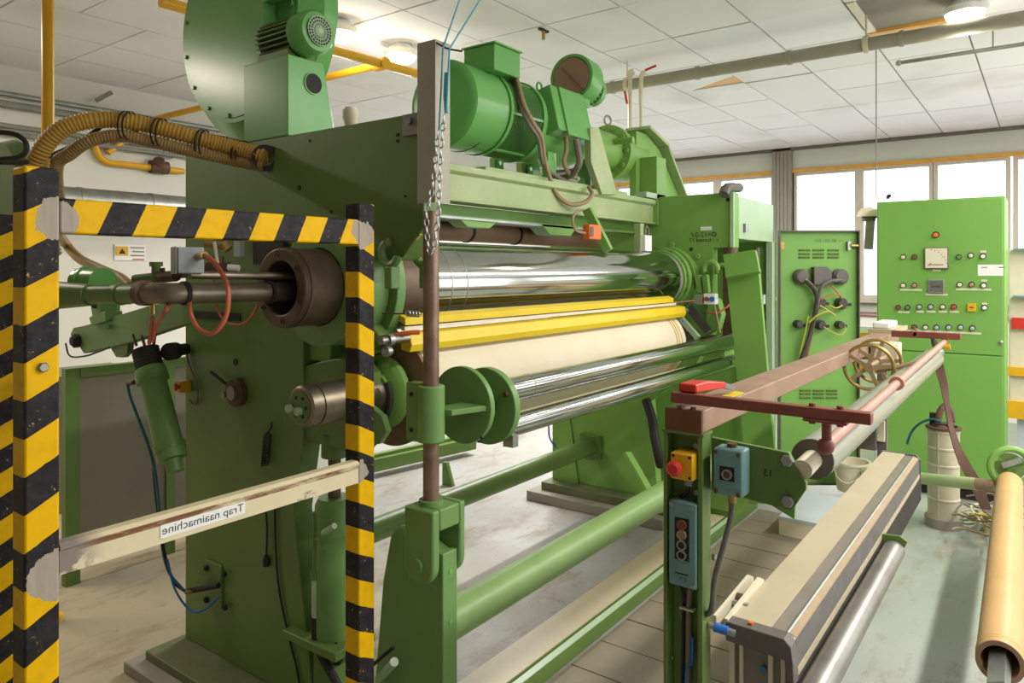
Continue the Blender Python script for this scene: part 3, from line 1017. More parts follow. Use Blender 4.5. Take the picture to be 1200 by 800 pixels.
g.build('body', 'rust', sv)
G().cyl((1.309, 2.082, 1.608), (1.33, 2.054, 1.605), 0.010, n=12).build('nipple', 'white', sv)
G().bar((1.261, 2.08, 1.687), (1.267, 2.072, 1.621), 0.012, 0.006).build('lever', 'cream', sv)
g = G().cyl((1.26, 2.132, 1.683), (1.295, 2.084, 1.675), 0.012, n=12)
g.cyl((1.295, 2.084, 1.683), (1.305, 2.071, 1.664), 0.016, n=8)
g.build('fitting', 'brass', sv)
G().tube([(1.5, 2.22, 1.541), (1.52, 2.235, 1.492), (1.54, 2.29, 1.441), (1.56, 2.394, 1.398), (1.57, 2.509, 1.402), (1.58, 2.583, 1.448), (1.58, 2.607, 1.52), (1.58, 2.613, 1.593)], 0.005, 8, 6).build('rubber_lead', 'orange_hose', label='brown rubber lead looping from the steel pipe onto the near frame', cat='cable')
G().tube([(1.2, 2.209, 1.536), (1.044, 1.953, 1.496), (1.078, 2.075, 1.442), (1.095, 2.136, 1.388)], 0.006, 8, 6).build('orange_lead', 'orange_hose', label='thin orange lead dropping from the steel pipe to the bellows', cat='cable')
g = G().tube([(1.071, 2.084, 1.462), (1.078, 2.108, 1.428), (1.09, 2.142, 1.382)], 0.006, 8, 4)
g.build('short_orange_lead', 'orange_hose', label='short orange lead with brass end above the bellows', cat='cable')
G().cyl((1.071, 2.084, 1.504), (1.071, 2.084, 1.472), 0.008, n=10).build('brass_end', 'brass', label='brass hose end under the steam pipe', cat='fitting')

# lever arm and tilted cylinder
la = thing('lever_arm', 'dark green slanted lever arm left of the near frame', 'lever', (1.45, 2.6, 1.2))
A = [(1.42, 3.415, 1.279), (1.42, 3.482, 1.313), (1.42, 3.449, 1.345), (1.42, 3.333, 1.361), (1.42, 2.79, 1.462), (1.42, 2.603, 1.486), (1.42, 2.543, 1.488), (1.42, 2.543, 1.4), (1.42, 2.958, 1.307), (1.42, 3.349, 1.239)]
G().prism('x', [(p_[1], p_[2]) for p_ in A], 1.42, 1.46).build('arm', 'lit_green', la, bevel=0.003)
p = Vector((1.42, 3.398, 1.291))
g = G().lathe(p, (-1, 0, 0), [(0, 0.03), (0.02, 0.03), (0.02, 0.022), (0.03, 0.02)], 8)
g.build('pivot_nut', 'dark', la)
B = [(1.4, 3.231, 1.367), (1.4, 3.254, 1.398), (1.4, 3.223, 1.407), (1.4, 3.246, 1.471), (1.4, 3.208, 1.482), (1.4, 3.154, 1.469), (1.4, 3.154, 1.424), (1.4, 3.109, 1.429), (1.4, 3.102, 1.39)]
G().prism('x', [(p_[1], p_[2]) for p_ in B], 1.40, 1.47).build('clevis', 'lit_green', la, bevel=0.002)
G().cyl((1.395, 3.188, 1.451), (1.4, 3.2, 1.45), 0.012, n=16).build('pin_hole', 'dark', la)
C = [(1.43, 3.123, 1.275), (1.43, 2.979, 1.305), (1.43, 2.986, 1.266), (1.43, 3.028, 1.243), (1.43, 3.079, 1.242)]
G().prism('x', [(p_[1], p_[2]) for p_ in C], 1.43, 1.455).build('cam', 'green', la)
G().cyl((1.405, 3.098, 1.366), (1.42, 3.131, 1.363), 0.009, n=12).build('stud', 'motor_green', la)
G().tube([(1.42, 3.526, 1.272), (1.42, 3.482, 1.218), (1.42, 3.333, 1.229), (1.42, 3.214, 1.255), (1.42, 3.116, 1.279)], 0.004, 6, 4).build('wire', 'black', la)
g = G().bar((1.55, 3.5, 1.443), (1.55, 3.353, 1.44), 0.05, 0.06)
g.build('rear_block', 'motor_green', la)
g = G().cyl((1.6, 3.511, 1.457), (1.6, 3.317, 1.462), 0.018, n=14)
g.build('rear_shaft', 'motor_green', la)
bc = thing('brake_cylinder', 'slanted green cylinder with black ribbed bellows left of the near frame', 'cylinder', (1.5, 2.7, 0.7))
c0, c1 = Vector((1.4, 2.783, 1.299)), Vector((1.4, 2.56, 0.862))
ax = (c1 - c0)
LL = ax.length
g = G()
prof = []
for i in range(13):
    t = 0.005 + i * 0.0058
    prof.append((t, 0.046 if i % 2 else 0.050))
prof.append((0.085, 0.040))
g.lathe(c0, ax, prof, 24)
g.build('bellows', 'dark', bc)
G().lathe(c0, ax, [(0.082, 0.052), (0.10, 0.058), (0.135, 0.058), (0.14, 0.050)], 24).build('head', 'lit_green', bc)
G().lathe(c0, ax, [(0.135, 0.047), (LL * 0.78, 0.050), (LL * 0.78, 0.055), (LL * 0.83, 0.055)], 24).build('barrel', 'lit_green', bc)
G().lathe(c0, ax, [(LL * 0.83, 0.052), (LL * 0.9, 0.052), (LL * 0.9, 0.03), (LL * 1.0, 0.03)], 24).build('foot_cap', 'lit_green', bc)
G().cyl((1.36, 2.787, 1.173), (1.36, 2.833, 1.165), 0.009, n=10).build('inlet', 'rust', bc)
for k, (a_, b_) in enumerate((((1.42, 2.889, 1.301), (1.42, 2.916, 1.343)), ((1.42, 2.822, 1.301), (1.42, 2.849, 1.343)), ((1.42, 2.757, 1.312), (1.42, 2.745, 1.359)))):
    G().cyl(a_, b_, 0.006, n=8).build('rod', 'rust', bc)
G().tube([(1.36, 2.833, 1.169), (1.36, 2.82, 1.124), (1.37, 2.774, 1.037), (1.38, 2.711, 0.931), (1.4, 2.706, 0.831), (1.45, 2.777, 0.692), (1.5, 2.846, 0.495), (1.52, 2.831, 0.39), (1.54, 2.777, 0.336), (1.55, 2.757, 0.32)], 0.006, 8, 6).build('blue_hose', 'blue_hose', label='long blue air hose hanging from the slanted cylinder', cat='hose')
G().tube([(1.4, 2.719, 0.849), (1.45, 2.79, 0.69), (1.5, 2.833, 0.481), (1.53, 2.817, 0.356), (1.55, 2.77, 0.32)], 0.006, 8, 6).build('black_air_hose', 'black', label='black air hose hanging beside the blue one', cat='hose')
G().tube([(1.5, 2.807, 0.454), (1.52, 2.786, 0.334), (1.54, 2.715, 0.265), (1.56, 2.651, 0.272), (1.585, 2.586, 0.33)], 0.0045, 8, 6).build('thin_blue_hose', 'blue', label='thin bright blue hose looping to the bracket low on the near frame', cat='hose')
es = thing('emergency_stop', 'yellow emergency stop box on the left edge of the near frame', 'button', (1.6, 2.872, 1.121))
c0 = Vector((1.59, 2.841, 1.125))
G().box(1.56, 1.61, c0[1] - 0.02, c0[1] + 0.02, c0[2] - 0.024, c0[2] + 0.022).build('box', 'estop_yellow', es, bevel=0.003)
G().lathe((1.56, 2.82, 1.128), (-1, 0.3, 0), [(0, 0.009), (0.012, 0.009), (0.012, 0.016), (0.022, 0.013)], 16).build('button', 'red', es)
G().tube([(1.6, 2.846, 1.288), (1.6, 2.827, 1.22), (1.6, 2.775, 1.154), (1.6, 2.757, 1.087), (1.6, 2.788, 1.053), (1.6, 2.82, 1.07)], 0.004, 6, 6).build('thin_cable', 'cable_grey', label='thin grey cable hanging by the emergency stop on the near frame', cat='cable')
g = G().cyl((1.5, 2.762, 1.282), (1.6, 2.853, 1.274), 0.024, n=16)
g.cyl((1.46, 2.719, 1.285), (1.5, 2.749, 1.283), 0.034, n=16)
g.build('round_knob', 'dark', label='dark round knob on green shaft between lever arm and near frame', cat='knob')

# corrugated hoses arching into the frame
G().tube([(1.07, 2.758, 1.647), (1.011, 2.754, 1.891), (1.013, 2.702, 1.993), (1.053, 2.647, 2.067), (1.123, 2.603, 2.104), (1.207, 2.574, 2.115), (1.302, 2.529, 2.104), (1.41, 2.468, 2.077), (1.526, 2.411, 2.051), (1.59, 2.291, 2.013)], 0.027, 12, 8, (0.011, 0.0035)).build('thick_corrugated_hose', 'hose_yellow', label='thicker ochre corrugated hose arching into the top of the near frame', cat='hose')
G().tube([(1.106, 2.794, 1.798), (1.077, 2.749, 1.953), (1.097, 2.689, 1.997), (1.132, 2.625, 2.039), (1.207, 2.574, 2.062), (1.302, 2.529, 2.05), (1.41, 2.468, 2.025), (1.526, 2.411, 2.004), (1.59, 2.296, 1.979)], 0.021, 12, 8, (0.009, 0.0022)).build('thin_corrugated_hose', 'hose_tan', label='thinner ochre corrugated hose arching under the thicker one', cat='hose')
for k, (u_) in enumerate(((1.224, 2.55, 2.097), (1.316, 2.509, 2.083), (1.444, 2.454, 2.056), (1.556, 2.404, 2.029))):
    d_ = (Vector((0.55, -0.75, -0.12)))
    g = G()
    for s in (-0.012, 0.004):
        g.ring(Vector(u_) + d_.normalized() * s, Vector(u_) + d_.normalized() * (s + 0.005), 0.05, 0.047, 20)
    g.build('hose_strap', 'dark', label=('pair of narrow dark ties round both corrugated hoses, ' + ('at the crest', 'second from the crest', 'third from the crest', 'nearest the near frame')[k]), cat='strap', group='straps on the corrugated hoses')
G().tube([(1.07, 2.758, 1.759), (1.7, 4.242, 1.751), (1.7, 4.068, 1.662), (1.7, 3.848, 1.609), (1.7, 3.626, 1.563), (1.7, 3.524, 1.523)], 0.024, 12, 6).build('tan_hose', 'hose_tan', label='smooth tan hose behind the barrier dropping towards the green valve', cat='hose')
G().tube([(0.816, 2.598, 2.017), (0.865, 2.531, 2.014), (0.89, 2.498, 1.993), (0.894, 2.492, 1.962), (0.88, 2.511, 1.942), (0.847, 2.556, 1.936), (0.816, 2.598, 1.936)], 0.008, 8, 6).build('black_cable_loop', 'black', label='black cable loop at the left edge above the barrier', cat='cable')
G().tube([(0.885, 2.673, 1.941), (0.974, 2.721, 1.956), (1.067, 2.763, 1.994), (1.151, 2.734, 2.053), (1.222, 2.637, 2.131), (1.31, 2.603, 2.144), (1.427, 2.528, 2.108), (1.616, 2.441, 2.079)], 0.008, 8, 6).build('black_cable_line', 'dark', label='black cable running along on top of the corrugated hoses', cat='cable')
g = G().lathe((1.05, 3.2, 1.88), (1, 0, 0), [(0, 0.02), (0.0, 0.2), (0.05, 0.22), (0.08, 0.2)], 32)
g.build('hanging_disc', 'green', label='edge of green round cover at the far left', cat='cover')

# grey screen in a green frame behind
sc = thing('splash_screen', 'grey hardboard screen in a green frame behind the near barrier', 'screen', (2.3, 4.0, 0))
G().box(1.66, 3.1, 3.99, 4.01, 0.10, 1.05).build('panel', 'grey_panel', sc)
for (a_, b_, c_, d_) in ((1.60, 1.67, 0.0, 1.10), (3.03, 3.10, 0.0, 1.10), (2.12, 2.17, 0.0, 1.05)):
    G().box(a_, b_, 3.975, 4.02, c_, d_).build('upright', 'green', sc)
G().box(1.67, 3.03, 3.97, 4.02, 1.05, 1.10).build('top_rail', 'green', sc)
G().box(1.67, 3.03, 3.975, 4.02, 0.08, 0.12).build('bottom_rail', 'green', sc)
g = G().box(1.9, 2.6, 5.2, 5.7, 0.0, 0.9)
g.build('grey_cupboard', 'grey_panel', label='grey cupboard behind the green framed screen', cat='cupboard')
# ================================================================ belt guard and fan motor on the near frame
bg = thing('belt_guard', 'large round green belt guard disc on top of the near frame', 'guard', (1.8, 2.53, 2.08))
DY, DZ = 2.68, 2.61
g = G().lathe((1.72, DY, DZ), (1, 0, 0), [(0, 0.405), (0.01, 0.41), (0.075, 0.468), (0.14, 0.468)], 64)
g.build('disc', 'motor_green', bg)
G().ring((1.716, DY, DZ), (1.722, DY, DZ), 0.385, 0.0, 64).build('cover_plate', 'motor_green', bg)
bolts(bg, 'bolt', [(1.716, DY + 0.375 * math.cos(a * 0.42 + 0.2), DZ + 0.375 * math.sin(a * 0.42 + 0.2)) for a in range(15)], (-1, 0, 0), 0.009, 0.008, 'motor_green')
pb = thing('motor_pedestal', 'green box pedestal with round hole under the fan motor', 'pedestal', (1.68, 2.3, 2.08))
PZT = 2.375
g = G()
g.face_grid([[(1.612, 2.19, 2.081), (1.835, 2.19, 2.081), (1.835, 2.46, 2.081), (1.612, 2.46, 2.081)],
             [(1.612, 2.19, PZT), (1.772, 2.19, PZT), (1.772, 2.46, PZT), (1.612, 2.46, PZT)]])
g.build('box', 'motor_green', pb, bevel=0.004)
hc = (1.723, 2.189, 2.289)
G().cyl((hc[0], 2.190, hc[2]), (hc[0], 2.187, hc[2]), 0.038, n=28).build('round_hole', 'dark', pb)
G().ring((hc[0], 2.190, hc[2]), (hc[0], 2.185, hc[2]), 0.041, 0.037, 28).build('hole_rim', 'motor_green', pb)
fm = thing('fan_motor', 'small green finned motor with mesh fan cover on the pedestal', 'motor', (1.69, 2.25, PZT))
mx, mz = 1.695, PZT + 0.087
g = G().lathe((mx, 2.12, mz), (0, 1, 0), [(0, 0.055), (0.004, 0.07), (0.02, 0.08), (0.085, 0.08), (0.085, 0.07)], 32)
fc_ = g.build('fan_cover', 'motor_green', fm)
g = G().cyl((mx, 2.20, mz), (mx, 2.40, mz), 0.062, n=24)
g.build('body', 'dark', fm)
for k in range(26):
    a = 2 * math.pi * k / 26
    G().obox((mx + 0.068 * math.cos(a), 2.30, mz + 0.068 * math.sin(a)), (0.19, 0.005, 0.022), (0, 1, 0), (math.cos(a), 0, math.sin(a))).build('fin', 'green', fm)
G().cyl((mx, 2.121, mz), (mx, 2.117, mz), 0.053, n=28).build('grille_back', 'dark', fc_)
g = G()
for r in (0.018, 0.030, 0.042, 0.053):
    g.torus((mx, 2.114, mz), (0, 1, 0), r, 0.0022, 28, 5)
for k in range(12):
    a = math.pi * k / 12
    v = Vector((math.cos(a), 0, math.sin(a))) * 0.054
    g.cyl(Vector((mx, 2.113, mz)) - v, Vector((mx, 2.113, mz)) + v, 0.0018, n=5)
g.build('grille', 'pale_green', fc_, label='round pale wire grille')
G().cyl((mx, 2.114, mz), (mx, 2.110, mz), 0.010, n=12).build('grille_boss', 'pale_green', fc_)
G().box(mx - 0.06, mx + 0.06, 2.22, 2.40, PZT, PZT + 0.03).build('foot', 'green', fm)
G().box(1.66, 1.72, 2.405, 2.465, 2.376, 3.1).build('strut', 'motor_green', pb)
G().box(1.66, 1.70, 2.2, 2.405, 2.62, 2.66).build('cross_strut', 'motor_green', pb)
# pale valve head standing behind the frame
vq = (1.655, 1.903, 2.11)
g = G().lathe((vq[0], vq[1], 2.082), (0, 0, 1), [(0, 0.02), (0.02, 0.022), (0.03, 0.027), (0.06, 0.027), (0.06, 0.02), (0.068, 0.02)], 16)
g.build('valve_head', 'cream', label='pale knob standing on the top edge of the near frame', cat='knob')

# ================================================================ cross beam, big drive motor, gearbox
bm_ = thing('cross_beam', 'dusty green steel channel beam spanning between the two side frames', 'beam', (3.0, 2.1, 1.84))
BX0, BX1 = 1.70, 4.325
g = G()
g.prism('x', [(2.03, 2.05), (2.03, 2.022), (2.05, 2.010), (2.05, 1.905), (2.03, 1.903), (2.03, 1.893), (2.14, 1.893), (2.14, 2.05)], BX0, BX1 - 0.015)
g.build('upper_channel', 'beam_green', bm_, bevel=0.002)
G().box(BX0, BX1, 2.14, 2.62, 1.99, 2.049).build('top_plate', 'beam_green', bm_)
G().box(BX0, BX1 - 0.02, 2.15, 2.19, 1.835, 1.893).build('lower_web', 'far_green', bm_)
G().box(BX0, BX1 - 0.4, 2.10, 2.30, 1.825, 1.835).build('lower_flange', 'galv', bm_)
G().box(BX1 - 0.018, BX1, 2.02, 2.15, 1.885, 2.055).build('end_plate', 'far_green', bm_)
bolts(bm_, 'bolt', [(BX1 - 0.02, 2.07, 2.02), (BX1 - 0.02, 2.07, 1.93)], (-1, 0, 0), 0.012, 0.01, 'far_green')
G().prism('y', [(2.45, 1.835), (2.75, 1.835), (2.68, 1.795), (2.52, 1.795)], 2.11, 2.19).build('gusset', 'far_green', bm_)
G().prism('y', [(3.10, 1.835), (3.45, 1.835), (3.38, 1.785), (3.18, 1.785)], 2.10, 2.19).build('gusset', 'far_green', bm_)

bt = thing('brown_felt_tube', 'brown tube with black straps hanging under the cross beam', 'roller', (2.9, 2.35, 1.72))
G().cyl((1.72, 2.32, 1.79), (4.1, 2.32, 1.79), 0.052, n=28).build('tube', 'brown_tube', bt)
for k, xx in enumerate((1.98, 2.03, 2.13, 2.18, 2.75, 3.15)):
    G().ring((xx, 2.32, 1.79), (xx + 0.018, 2.32, 1.79), 0.056, 0.05, 28).build('strap', 'dark', bt)

MY, MZ = 2.3, 2.385
dm = thing('drive_motor', 'large round bright green drive motor on top of the cross beam', 'motor', (3.2, 2.3, 2.05))
g = G().lathe((2.55, MY, MZ), (1, 0, 0), [(0, 0.17), (0.006, 0.195), (0.02, 0.208), (0.255, 0.208), (0.255, 0.20), (0.275, 0.20), (0.275, 0.212), (0.295, 0.212)], 56)
g.build('body', 'motor_green', dm)
g = G().cyl((2.55, MY, MZ), (2.545, MY, MZ), 0.06, n=32)
g.build('end_boss', 'motor_green', dm)
g = G().lathe((2.845, MY, MZ), (1, 0, 0), [(0, 0.196), (0.26, 0.196)], 56)
g.build('louvre_core', 'dark', dm)
for k in range(19):
    x = 2.85 + k * 0.0136
    G().torus((x, MY, MZ), (1, 0, 0), 0.200, 0.0026, 48, 5).build('louvre_ring', 'motor_green', dm)
for k in range(6):
    a = 2 * math.pi * k / 6 + 0.1
    G().obox((2.975, MY + 0.204 * math.cos(a), MZ + 0.204 * math.sin(a)), (0.26, 0.012, 0.01), (1, 0, 0), (0, math.cos(a), math.sin(a))).build('louvre_bar', 'motor_green', dm)
g = G().lathe((3.105, MY, MZ), (1, 0, 0), [(0, 0.215), (0.03, 0.215), (0.04, 0.20), (0.46, 0.20), (0.54, 0.18), (0.56, 0.12)], 56)
g.build('flange_housing', 'motor_green', dm)
# top terminal box
c0 = (2.815, 2.2, 2.617)
g = G().box(c0[0] - 0.10, c0[0] + 0.11, 2.11, 2.30, 2.55, 2.675)
tb_ = g.build('top_box', 'motor_green', dm, bevel=0.005)
G().box(c0[0] - 0.108, c0[0] + 0.118, 2.10, 2.31, 2.675, 2.683).build('top_box_lid', 'motor_green', tb_, bevel=0.002)
# inspection cover outline
g = G()
g.torus((2.70, MY, MZ), (1, 0, 0), 0.209, 0.0022, 20, 5, 1.0, 2.3)
g.build('cover_edge', 'green', dm)
# side terminal box with cables
jc = Vector((3.312, 2.06, 2.437))
g = G().obox(jc + Vector((0.0, 0.05, 0)), (0.30, 0.10, 0.25), (1, 0.0, 0), (0, 0.25, 1))
jb_ = g.build('terminal_box', 'motor_green', dm, bevel=0.006)
G().obox(jc + Vector((0.05, -0.005, 0)), (0.26, 0.016, 0.27), (1, 0, 0), (0, 0.25, 1)).build('terminal_lid', 'motor_green', jb_, bevel=0.004)
for a_, b_ in (((3.269, 2.06, 2.339), (3.269, 2.06, 2.307)), ((3.373, 2.06, 2.336), (3.373, 2.06, 2.299))):
    G().cyl(a_, b_, 0.018, n=14).build('cable_gland', 'cream', jb_)
# eye bolts and feet
G().torus((3.371, 2.3, 2.627), (0, 1, 0), 0.025, 0.006, 16, 6).build('eye_bolt', 'motor_green', dm)
for x, y in ((2.72, 2.47), (3.2, 2.12), (3.2, 2.47), (3.56, 2.12), (3.56, 2.47)):
    if True:
        G().box(x - 0.04, x + 0.04, y - 0.02, y + 0.02, 2.05, 2.22).build('foot', 'motor_green', dm, bevel=0.004)
for y in (2.12, 2.47):
    G().box(2.6, 4.0, y - 0.05, y + 0.05, 2.05, 2.075).build('foot_rail', 'beam_green', dm, bevel=0.003)
bolts(dm, 'bolt', [(2.70, 2.075, 2.10), (2.95, 2.075, 2.10), (3.40, 2.075, 2.10), (3.66, 2.075, 2.10)], (0, -1, 0), 0.012, 0.014, 'motor_green')

bl = thing('blower', 'round green blower with dusty brown intake mesh on top of the drive motor', 'blower', (3.58, 2.2, 2.56))
LY, LZ = 2.20, 2.705
g = G().lathe((3.55, LY, LZ), (1, 0.12, 0), [(0.02, 0.11), (0.0, 0.116), (0.0, 0.133), (0.015, 0.137), (0.15, 0.137), (0.16, 0.10)], 48)
g.build('housing', 'motor_green', bl)
d_ = Vector((1, 0.12, 0)).normalized()
c_ = Vector((3.55, LY, LZ))
G().cyl(c_ + d_ * 0.004, c_ - d_ * 0.006, 0.111, n=40).build('intake_mesh', 'brown_tube', bl, label='dusty brown mesh')
G().bar(c_ - d_ * 0.01 + Vector((0, 0.08, 0.08)), c_ - d_ * 0.01 + Vector((0, -0.085, -0.085)), 0.006, 0.006, (0, 1, -1)).build('mesh_bar', 'redbrown', bl)
g = G().lathe(c_ + d_ * 0.17 + Vector((0, 0, -0.02)), d_, [(0, 0.075), (0.10, 0.075)], 28)
g.build('blower_motor_core', 'dark', bl)
for k in range(20):
    a = 2 * math.pi * k / 20
    n_ = Vector((0, math.cos(a), math.sin(a)))
    G().obox(c_ + d_ * 0.215 + Vector((0, 0, -0.02)) + n_ * 0.08, (0.09, 0.006, 0.016), d_, n_).build('fin', 'motor_green', bl)
G().lathe(c_ + d_ * 0.265 + Vector((0, 0, -0.02)), d_, [(0, 0.09), (0.05, 0.09), (0.06, 0.07)], 28).build('motor_cap', 'motor_green', bl)
G().box(3.52, 3.66, 2.14, 2.30, 2.54, 2.60).build('outlet_duct', 'motor_green', bl)

# cables between top box, motor and beam
pth = [(2.979, 2.278, 2.624), (2.971, 2.206, 2.61), (2.911, 2.119, 2.536), (2.888, 2.066, 2.419), (2.915, 2.029, 2.323), (2.981, 2.023, 2.261), (3.033, 2.038, 2.163), (3.092, 2.041, 2.061), (3.155, 2.04, 1.988), (3.237, 2.014, 1.944), (3.325, 1.978, 1.958), (3.393, 1.971, 2.004), (3.425, 2.011, 2.051)]
G().tube(pth, 0.012, 8, 6).build('motor_cable', 'cable_tan', label='tan cable running from the top box of the drive motor down over the beam', cat='cable')
pth = [(2.974, 2.285, 2.61), (2.982, 2.225, 2.602), (2.919, 2.141, 2.524), (2.888, 2.082, 2.404), (2.907, 2.039, 2.306), (2.973, 2.034, 2.248), (3.028, 2.045, 2.141), (3.189, 2.078, 2.096), (3.413, 2.112, 2.075)]
G().tube(pth, 0.011, 8, 6).build('motor_cable', 'cable_grey', label='dark cable beside the tan one down the drive motor', cat='cable')
G().tube([(3.275, 2.064, 2.308), (3.269, 2.055, 2.239), (3.261, 2.066, 2.171), (3.319, 2.07, 2.118), (3.435, 2.082, 2.099)], 0.012, 8, 6).build('motor_lead', 'cable_tan', label='thinner pale lead dropping from the terminal box', cat='cable')
G().tube([(3.307, 2.02, 2.29), (3.306, 2.004, 2.225), (3.309, 2, 2.171), (3.333, 2.052, 2.118), (3.337, 2.13, 2.097), (3.301, 2.179, 2.097)], 0.018, 8, 6).build('motor_lead', 'cable_grey', label='thicker grey lead dropping from the terminal box', cat='cable')

gb = thing('gearbox', 'green gearbox with bolted round flange and lifting eye beyond the drive motor', 'gearbox', (4.4, 2.3, 2.05))
GZ = 2.36
G().cyl((3.66, MY, GZ), (4.14, MY, GZ), 0.125, n=36).build('shaft_housing', 'far_green', gb)
G().ring((4.14, MY, GZ), (4.19, MY, GZ), 0.178, 0.05, 48).build('flange', 'far_green', gb, bevel=0.003)
bolts(gb, 'bolt', [(4.138, MY + 0.152 * math.cos(0.63 * k), GZ + 0.152 * math.sin(0.63 * k)) for k in range(10)], (-1, 0, 0), 0.015, 0.014, 'far_green')
G().lathe((4.19, MY, GZ), (1, 0, 0), [(0, 0.165), (0.25, 0.165), (0.34, 0.12)], 40).build('casing', 'far_green', gb)
G().torus((4.158, 2.3, 2.57), (0.3, 1, 0), 0.03, 0.007, 18, 6).build('lifting_eye', 'grey_steel', gb)
G().box(4.30, 4.44, 2.02, 2.14, 2.05, 2.33).build('side_column', 'far_green', gb, bevel=0.004)
G().box(4.15, 4.75, 2.02, 2.10, 2.055, 2.09).build('foot', 'pale_green', gb, bevel=0.003)
G().prism('y', [(4.25, 2.08), (4.98, 2.08), (4.60, 2.42), (4.40, 2.50), (4.25, 2.50)], 2.14, 2.19).build('guard_plate', 'far_green', gb, bevel=0.003)
G().bar((4.62, 2.17, 2.44), (4.98, 2.17, 2.085), 0.18, 0.02, (1, 0, 1)).build('guard_slope', 'beam_green', gb)
G().bar((4.33, 2.17, 2.53), (4.62, 2.17, 2.45), 0.18, 0.02, (0, 0, 1)).build('guard_slope', 'beam_green', gb)
st = thing('inclined_strut', 'pale green flat strut leaning between drive motor and gearbox', 'strut', (4.0, 2.1, 2.05))
q = [(3.441, 2.02, 2.375), (3.535, 2.02, 2.39), (3.753, 2.02, 2.037), (3.573, 2.02, 2.022), (3.45, 2.02, 2.189)]
G().prism('y', [(p_[0], p_[2]) for p_ in q], 2.01, 2.05).build('plate', 'beam_green', st, bevel=0.003)
G().prism('y', [(p_[0] + 0.03, p_[2]) for p_ in q], 2.50, 2.54).build('plate', 'beam_green', st, bevel=0.003)
G().cyl((4.03, 2.05, 2.4), (4.03, 2.5, 2.4), 0.02, n=12).build('tie', 'far_green', st)

# switch arm with orange box over the roll
sa = thing('limit_switch', 'orange limit switch box on a green slanted arm hanging over the polished roll', 'switch', (3.412, 1.95, 1.719))
a_, b_ = Vector((3.338, 1.97, 1.922)), Vector((3.371, 1.86, 1.699))
G().bar(a_, b_, 0.05, 0.03, (1, 0, 0)).build('arm', 'far_green', sa, bevel=0.003)
c0 = Vector((3.237, 1.88, 1.793))
G().obox(c0, (0.12, 0.04, 0.075)).build('switch_box', 'orange', sa, bevel=0.004)
G().obox(c0 + Vector((-0.04, -0.021, 0)), (0.03, 0.004, 0.05)).build('switch_face', 'charcoal', sa)
G().tube([(3.169, 1.88, 1.785), (3.111, 1.9, 1.797), (3.127, 1.93, 1.85), (3.234, 1.97, 1.902), (3.389, 2, 1.922)], 0.007, 8, 6).build('lead', 'cable_tan', sa)
lw = thing('white_sensor', 'white box sensor on green post over the far end of the roll', 'sensor', (3.902, 1.93, 1.701))
p = Vector((3.958, 1.93, 1.758))
G().obox(p, (0.09, 0.035, 0.095), (1, 0, 0)).build('box', 'white', lw, bevel=0.003)
q = Vector((3.929, 1.96, 1.875)); r_ = Vector((3.929, 1.96, 1.707))
G().bar(q, r_, 0.04, 0.05, (1, 0, 0)).build('post', 'beam_green', lw)
G().tube([p + Vector((-0.01, 0, 0.055)), p + Vector((0.0, 0, 0.10)), p + Vector((0.03, 0, 0.09)), p + Vector((0.035, 0, 0.057))], 0.006, 8, 4).build('cable_loop', 'cable_grey', lw)

# ================================================================ felt roll, guards, nip rolls
fr = thing('felt_roll', 'cream felt covered roll with steel journal below the polished roll', 'roller', (2.8, 1.85, 0.988))
G().cyl((1.80, FY, FZ), (3.92, FY, FZ), FRD, n=64).build('felt_cover', 'cream_felt', fr)
for x in (3.80, 3.83, 3.865):
    G().torus((x, FY, FZ), (1, 0, 0), FRD, 0.006, 56, 6).build('gold_band', 'rope', fr)
G().ring((1.785, FY, FZ), (1.80, FY, FZ), FRD + 0.002, 0.08, 56).build('brown_end', 'brown_tube', fr)
G().cyl((3.92, FY, FZ), (4.33, FY, FZ), 0.065, n=32).build('far_journal', 'steel', fr)
g = G().lathe((1.407, FY, FZ), (1, 0, 0), [(0, 0.058), (0.006, 0.064), (0.045, 0.064), (0.045, 0.061), (0.05, 0.061), (0.05, 0.065), (0.38, 0.065)], 40)
g.build('journal', 'steel', fr)
G().cyl((1.4075, FY, FZ), (1.4045, FY, FZ), 0.05, n=32).build('journal_face', 'green', fr)
bolts(fr, 'bolt', [(1.405, FY + 0.032 * math.cos(k * 1.05), FZ + 0.032 * math.sin(k * 1.05)) for k in range(6)], (-1, 0, 0), 0.006, 0.003, 'dark')
G().cyl((1.4045, FY - 0.004, FZ - 0.012), (1.39, FY - 0.004, FZ - 0.012), 0.013, n=12).build('plug', 'pale_green', fr)
G().cyl((1.4045, FY + 0.04, FZ - 0.008), (1.39, FY + 0.04, FZ - 0.008), 0.013, n=12).build('plug', 'pale_green', fr)
G().lathe((1.705, FY, FZ), (1, 0, 0), [(0, 0.075), (0.012, 0.075), (0.02, 0.11), (0.035, 0.125), (0.055, 0.125)], 40).build('journal_flange', 'far_green', fr)
G().torus((1.69, FY, FZ), (1, 0, 0), 0.10, 0.012, 40, 8, -0.5, 1.6).build('bearing_strap', 'dark', fr)

